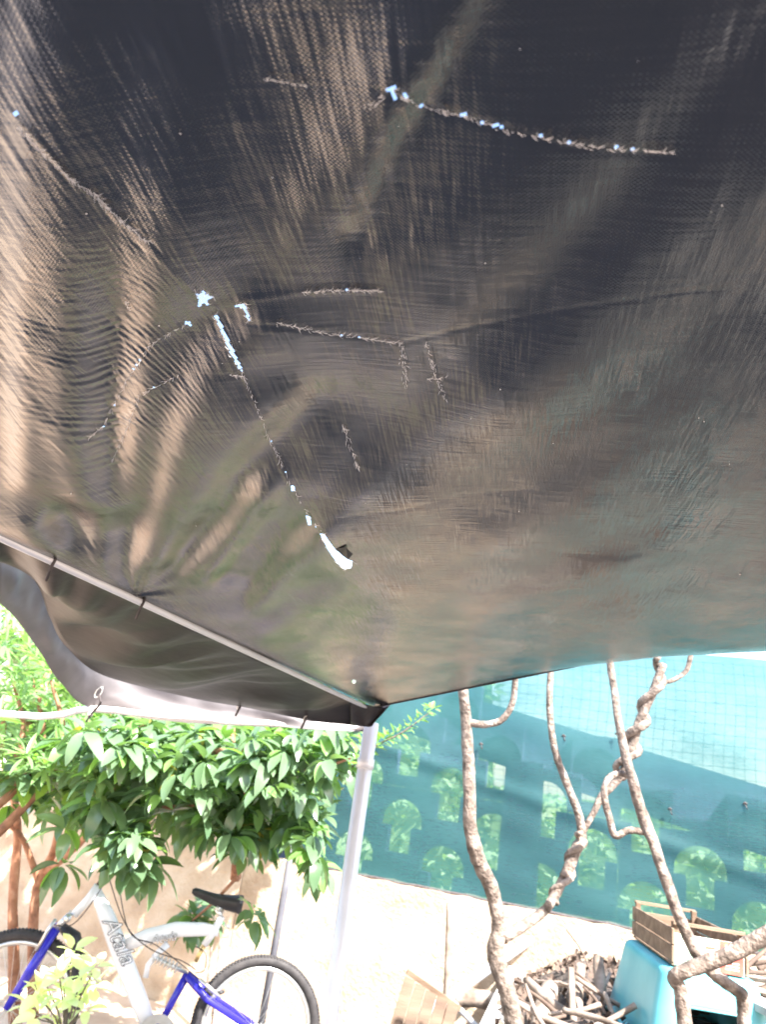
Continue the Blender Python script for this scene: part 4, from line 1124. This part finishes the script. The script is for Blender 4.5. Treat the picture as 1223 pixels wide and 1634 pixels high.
log('stick', PY(927, 1540, 3.5), PY(934, 1660, 3.3), .020, .026, 'brownish thick stick beside the white sunlit stick')
log('stick', PY(955, 1530, 3.6), PY(950, 1660, 3.3), .023, .026, 'grey upright log nearest the turquoise stool')
log('stick', PY(966, 1585, 3.3), PY(985, 1650, 3.1), .009, .012, 'thin crooked stick at the foot of the turquoise stool')
log('twig', PY(905, 1483, 4.05), PY(945, 1555, 3.9), .004, .003, 'thin straight twig leaning alone against the sunlit wall', 'darkstick')
for k in range(16):
    x = rnd.uniform(850, 985); y = rnd.uniform(1568, 1650) ; dep = 4.0 - (y - 1545) * .008
    p = PZ(x, y, BEDZ + .03 + rnd.uniform(0, .06)); 
    if p.y > 4.1: p.y = 4.1
    th = rnd.uniform(0, math.pi); l = rnd.uniform(.06, .16)
    d = Vector((math.cos(th), math.sin(th), rnd.uniform(-.2, .5))) * l
    log('stick', p - d, p + d, rnd.uniform(.006, .016), rnd.uniform(.004, .012), 'short dry stick in the jumbled heap between vine and stool', 'stick' if k % 3 else 'darkstick', 'sticks jumbled in the wood pile', n=6)
for k in range(22):
    p = PY(rnd.uniform(1190, 1250), rnd.uniform(1535, 1600), rnd.uniform(3.4, 3.8))
    th = rnd.uniform(-.5, .9); l = rnd.uniform(.08, .2)
    d = Vector((math.cos(th), rnd.uniform(-.3, .3), math.sin(th) * .6)) * l
    log('stick', p - d, p + d, rnd.uniform(.008, .018), rnd.uniform(.006, .012), 'grey weathered stick heaped right of the fruit crate at the picture edge', 'stick' if k % 2 else 'darkstick', 'sticks heaped right of the crate', n=6)
mb = MB()
for k in range(2500):
    aa_ = rnd.random() * .9; p = bedc[0]; 
    cc_ = rnd.random(); p = bedc[0].lerp(bedc[1], aa_) + (bedc[3] - bedc[0]) * cc_; p.z = BEDZ - .22 * (1 - min(aa_ / .12, 1)) - .10 * max(0, 1 - cc_ / .25) + .01 + .04 * rnd.random(); s = rnd.uniform(.01, .035)
    e = Euler((rnd.uniform(-1, 1), rnd.uniform(-1, 1), rnd.uniform(0, 6)))
    mt = e.to_matrix()
    mb.add([p + mt @ Vector(v) for v in ((-s, -s * .4, 0), (s, -s * .3, .004), (s * .9, s * .4, 0), (-s * .8, s * .4, .006))], [(0, 1, 2, 3)])
tag(mb.build('bark_litter', M['darkstick'], smooth=False), 'brown bark chips and dead leaves littering the raised bed', 'litter', kind='stuff')
# plank at the lower right
mb = MB(); a = PY(1192, 1592, 3.0); c = PY(1290, 1640, 2.7); d = c - a
mb.box((a + c) / 2, (d.length / 2, .05, .012), look(d)); tag(mb.build('grey_board', M['concrete'], smooth=False), 'pale grey board lying at the lower right beside the stool', 'board')
# slatted panel
sl = thing('slatted_panel', PY(665, 1700, 4.4), 'leaning brown slatted wooden panel with a pointed top at the foot of the stucco wall', 'panel')
tipv = PY(658, 1556, 3.35)
for k in range(5):
    x0 = 655 + k * 17; y0 = 1562 + k * 11
    a = PY(x0, y0, 4.5); c = PY(x0 - 38 + k * 1.0, y0 + 125, 4.3); d = c - a
    mb = MB(); mb.box((a + c) / 2 , (d.length / 2, .029, .008), look(d, up=Vector((0, -1, .4)))); o = mb.build('slat', M['darkwood'], sl, smooth=False, bevel=.001)
a = PY(650, 1550, 4.53); c = PY(735, 1610, 4.53); d = c - a
mb = MB(); mb.box((a + c) / 2, (d.length / 2, .014, .012), look(d)); mb.build('rail', M['wood'], sl, smooth=False)

# ------------------------------------------------------------------ bicycle
FH = PZ(14, 1604, .335); RH = PZ(408, 1641, .335)
bu = (RH - FH); bu.z = 0; WB = bu.length; bu.normalize(); bn = Vector((bu.y, -bu.x, 0))  # bn towards the camera
if bn.y > 0: bn = -bn
bike = thing('bicycle', FH + bu * WB / 2 - Vector((0, 0, .335)), 'white and blue full suspension bicycle leaning before the stucco wall', 'bicycle')
def BP(px, py, off=0):
    p = PP(px, py, FH, bn); return p + bn * off
def wheel(hub, Rr=.335, turn=0.0):
    ax = (Matrix.Rotation(turn, 3, 'Z') @ bn); e1 = Vector((0, 0, 1)); e2 = ax.cross(e1).normalized()
    def ringp(r, n, o=0): return [hub + (e1 * math.cos(2 * math.pi * i / n) + e2 * math.sin(2 * math.pi * i / n)) * r + ax * o for i in range(n + 1)]
    def torus(r, tr, n=64, k=10, fl=1.0):
        b = MB(); vs = []; fs = []
        for i in range(n):
            th = 2 * math.pi * i / n; rd = e1 * math.cos(th) + e2 * math.sin(th)
            for j in range(k):
                ph = 2 * math.pi * j / k; vs.append(hub + rd * (r + tr * fl * math.cos(ph)) + ax * tr * math.sin(ph))
        for i in range(n):
            for j in range(k): fs.append((i * k + j, ((i + 1) % n) * k + j, ((i + 1) % n) * k + (j + 1) % k, i * k + (j + 1) % k))
        b.add(vs, fs); return b
    wroot = torus(Rr - .027, .026).build('wheel', M['rubber'], bike)
    def sub(b, name, mat):
        me = bpy.data.meshes.new(name); me.from_pydata(b.v, [], b.f); o = link_mesh(name, me, M[mat]); o.parent = wroot; return o
    sub(torus(Rr - .062, .013, fl=1.0), 'rim', 'silver')
    # tread knobs
    b = MB()
    for i in range(120):
        th = 2 * math.pi * i / 120; rd = e1 * math.cos(th) + e2 * math.sin(th); tg = -e1 * math.sin(th) + e2 * math.cos(th)
        for s in (-1, 1):
            rm = Matrix((rd, tg, ax)).transposed(); b.box(hub + rd * (Rr - .006) + ax * s * .012, (.005, .005, .006), rm)
    tag(sub(b, 'tread_knobs', 'rubber'), kind='stuff')
    b = MB()
    for i in range(32):
        th = 2 * math.pi * i / 32; th2 = th + (.35 if i % 2 else -.35); s = 1 if (i // 2) % 2 else -1
        a = hub + (e1 * math.cos(th2) + e2 * math.sin(th2)) * .022 + ax * .03 * s; c = hub + (e1 * math.cos(th) + e2 * math.sin(th)) * (Rr - .07)
        b.tube([a, c], .0011, 4, cap=False)
    tag(sub(b, 'spokes', 'silver'), kind='stuff')
    b = MB(); b.tube([hub - ax * .05, hub - ax * .03, hub + ax * .03, hub + ax * .05], [.012, .02, .02, .012], 12); sub(b, 'hub', 'silver')
    return wroot
wheel(FH, .335); wheel(RH, .335)
def bt(name, pts, r, mat, n=14, flat=1.0, off=0, par=None):
    b = MB(); pp = [BP(*p) if len(p) == 2 else BP(p[0], p[1], p[2]) for p in pts]
    rr_ = [q * flat for q in (r if hasattr(r, '__len__') else [r] * len(pp))]
    b.tube(pp, rr_, n, flat=1 / flat); return b.build(name, M[mat], par if par else bike)
# fork
for s in (-1, 1):
    bt('fork_leg', [(14, 1604, .055 * s), (50, 1546, .055 * s), (92, 1478, .055 * s)], [.017, .023, .021], 'blue')
    bt('stanchion', [(92, 1478, .055 * s), (112, 1458, .050 * s)], .014, 'silver')
bt('fork_brace', [(75, 1508, .07), (75, 1508, -.07)], .012, 'blue')
bt('fork_crown', [(110, 1462, .07), (110, 1462, -.07)], .018, 'silver')
bt('brake_arm', [(93, 1462, .07), (80, 1480, .075), (62, 1512, .07)], [.008, .009, .008], 'silver')
bt('mud_guard', [(98, 1478, 0), (118, 1496, 0), (130, 1530, 0)], [.02, .035, .02], 'black', flat=1.3)
# head tube, stem, bars
bt('head_tube', [(118, 1460), (140, 1436), (157, 1414)], [.022, .021, .024], 'white')
bt('stem', [(157, 1412), (166, 1398), (178, 1378), (186, 1366)], [.014, .013, .014, .014], 'black')
hb = BP(186, 1366)
b = MB(); b.tube(spline([hb + bn * .30 - bu * .05, hb + bn * .12, hb, hb - bn * .12, hb - bn * .30 - bu * .05], 5), .0125, 10); b.build('handlebar', M['black'], bike)
for s in (-1, 1):
    b = MB(); a = hb + bn * .22 * s - bu * .03; c = hb + bn * .32 * s - bu * .055; b.tube([a, c], .018, 12); b.build('grip', M['rubber'], bike)
    b = MB(); b.tube(spline([hb + bn * .18 * s, hb + bn * .2 * s - bu * .03 + Vector((0, 0, .01)), hb + bn * .28 * s - bu * .07], 4), .006, 6); b.build('brake_lever', M['black'], bike)
# frame
bt('down_tube', [(154, 1424), (170, 1462), (196, 1530), (222, 1596), (243, 1650)], [.026, .040, .046, .042, .034], 'white', 18, flat=.62)
bt('top_tube', [(200, 1508), (235, 1494), (280, 1483), (325, 1483), (349, 1486)], [.030, .036, .036, .032, .024], 'white', 18, flat=.6)
bt('seat_tube', [(354, 1462), (343, 1484), (326, 1508)], [.018, .019, .018], 'white')
bt('seat_stay', [(326, 1508), (312, 1534)], .011, 'gold')
bt('strut', [(268, 1506), (252, 1520), (236, 1540), (232, 1560)], [.018, .015, .014, .014], 'white', flat=.7)
bt('rear_stay', [(299, 1554), (276, 1596), (250, 1645)], [.020, .018, .018], 'blue')
for s in (-1, 1):
    bt('swing_arm', [(299, 1556, .02 * s), (330, 1590, .045 * s), (408, 1641, .06 * s)], [.019, .017, .013], 'blue')
    bt('chain_stay', [(250, 1645, .02 * s), (330, 1645, .05 * s), (408, 1641, .06 * s)], [.014, .011, .01], 'blue')
bt('shock_shaft', [(242, 1525), (270, 1540), (298, 1552)], .010, 'silver')
b = MB(); a = BP(246, 1527); c = BP(286, 1547); dd = (c - a); ex = bn; ey = dd.normalized().cross(bn).normalized()
b.tube([a + dd * (i / 96) + (ex * math.cos(i * 2 * math.pi / 14) + ey * math.sin(i * 2 * math.pi / 14)) * .021 for i in range(97)], .0042, 6); b.build('shock_spring', M['silver'], bike)
# brakes, cranks, cables
bt('brake_arm', [(318, 1558, .05), (335, 1572, .055), (352, 1588, .05)], [.008, .01, .007], 'silver')
bt('brake_pad', [(345, 1582, .045), (358, 1578, .04)], .008, 'black')
bbp = BP(250, 1645)
def disc(c, r, th, nn=40, teeth=True):
    b = MB(); vs = []; k = nn * 2
    for s in (-1, 1):
        for i in range(k):
            rr_ = r * (1 + (.035 if teeth and i % 2 else 0)); a_ = 2 * math.pi * i / k
            vs.append(c + (bu * math.cos(a_) + Vector((0, 0, 1)) * math.sin(a_)) * rr_ + bn * th * s)
        for i in range(k):
            a_ = 2 * math.pi * i / k; vs.append(c + (bu * math.cos(a_) + Vector((0, 0, 1)) * math.sin(a_)) * r * .78 + bn * th * s)
    fs = []
    for i in range(k):
        j = (i + 1) % k
        fs += [(i, j, k + j, k + i), (2 * k + i, 3 * k + i, 3 * k + j, 2 * k + j), (i, 2 * k + i, 2 * k + j, j), (k + i, k + j, 3 * k + j, 3 * k + i)]
    b.add(vs, fs); return b
for r_, o_ in ((.088, .055), (.072, .048), (.055, .041)):
    disc(bbp + bn * o_, r_, .0015).build('chainring', M['silver'], bike, smooth=False)
bt('crank', [(250, 1645, .075), (262, 1700, .08)], [.014, .010], 'silver', flat=.6)
for pts in ([(170, 1385, .02), (200, 1470, .04), (240, 1510, .05), (290, 1530, .04), (312, 1545, .03)],
            [(186, 1370, .05), (206, 1480, .05), (250, 1505, .045), (300, 1545, .03), (330, 1570, .04)],
            [(312, 1510, 0), (328, 1520, .02), (326, 1545, .03), (312, 1550, .03)],
            [(183, 1372, .05), (160, 1420, .06), (120, 1470, .07), (85, 1470, .07)]):
    b = MB(); b.tube(spline([BP(*p) for p in pts], 7), .0028, 6); b.build('cable', M['black'], bike)
# saddle
sb = []
nose = BP(306, 1424); tail = BP(386, 1446); top_ = []
b = MB(); vs = []; fs = []; ns, nr = 18, 14
for i in range(ns + 1):
    t = i / ns; c = nose.lerp(tail, t); wdt = .018 + .062 * (t ** 2.2) ; 
    if t > .93: wdt *= 1 - (t - .93) * 4
    hgt = .020 + .014 * t; c = c + Vector((0, 0, .006 * math.cos(t * 6) + .012 * (t > .0) * t))
    if i == 0: wdt *= .5; hgt *= .5
    for j in range(nr):
        th = 2 * math.pi * j / nr; zz = math.sin(th) * hgt * (1 if math.sin(th) > 0 else .9 + .9 * t)
        vs.append(c + bn * math.cos(th) * wdt * (1 if math.sin(th) > -.3 else .8) + Vector((0, 0, zz)))
for i in range(ns):
    for j in range(nr): fs.append((i * nr + j, i * nr + (j + 1) % nr, (i + 1) * nr + (j + 1) % nr, (i + 1) * nr + j))
fs += [tuple(range(nr)), tuple(ns * nr + j for j in range(nr))]
b.add(vs, fs); b.build('saddle', M['black'], bike)
bt('seat_clamp', [(350, 1448, .02), (348, 1452, -.02)], .016, 'silver'); bt('seat_post', [(346, 1450), (355, 1466)], .014, 'silver')
bt('seat_bolt', [(358, 1474, .02), (366, 1480, .02)], .006, 'silver')
# frame lettering
def lettering(p0, p1, size, off, par):
    a = BP(*p0, off); c = BP(*p1, off); x = (c - a).normalized(); z = bn; y = z.cross(x)
    rm = Matrix((x, y, z)).transposed().to_4x4()
    for k, (o_, mt, dz) in enumerate(((.0, 'ink', 0), (-.012, 'white', .0012))):
        cu = bpy.data.curves.new('lettering', 'FONT'); cu.body = 'Atala'; cu.size = size; cu.shear = .35; cu.offset = .016 * size if k == 0 else -.014 * size
        cu.space_character = 1.02; cu.extrude = .0004; cu.resolution_u = 3
        t = bpy.data.objects.new('t', cu); C.objects.link(t); dg = bpy.context.evaluated_depsgraph_get(); dg.update()
        me = bpy.data.meshes.new_from_object(t.evaluated_get(dg)); bpy.data.objects.remove(t); me.materials.clear()
        me.transform(Matrix.Translation(a + z * dz) @ rm)
        o = link_mesh('lettering', me, M[mt], bike, smooth=False)
lettering((164, 1468), (212, 1575), .115, .032, bike)
lettering((240, 1506), (300, 1494), .062, .026, bike)
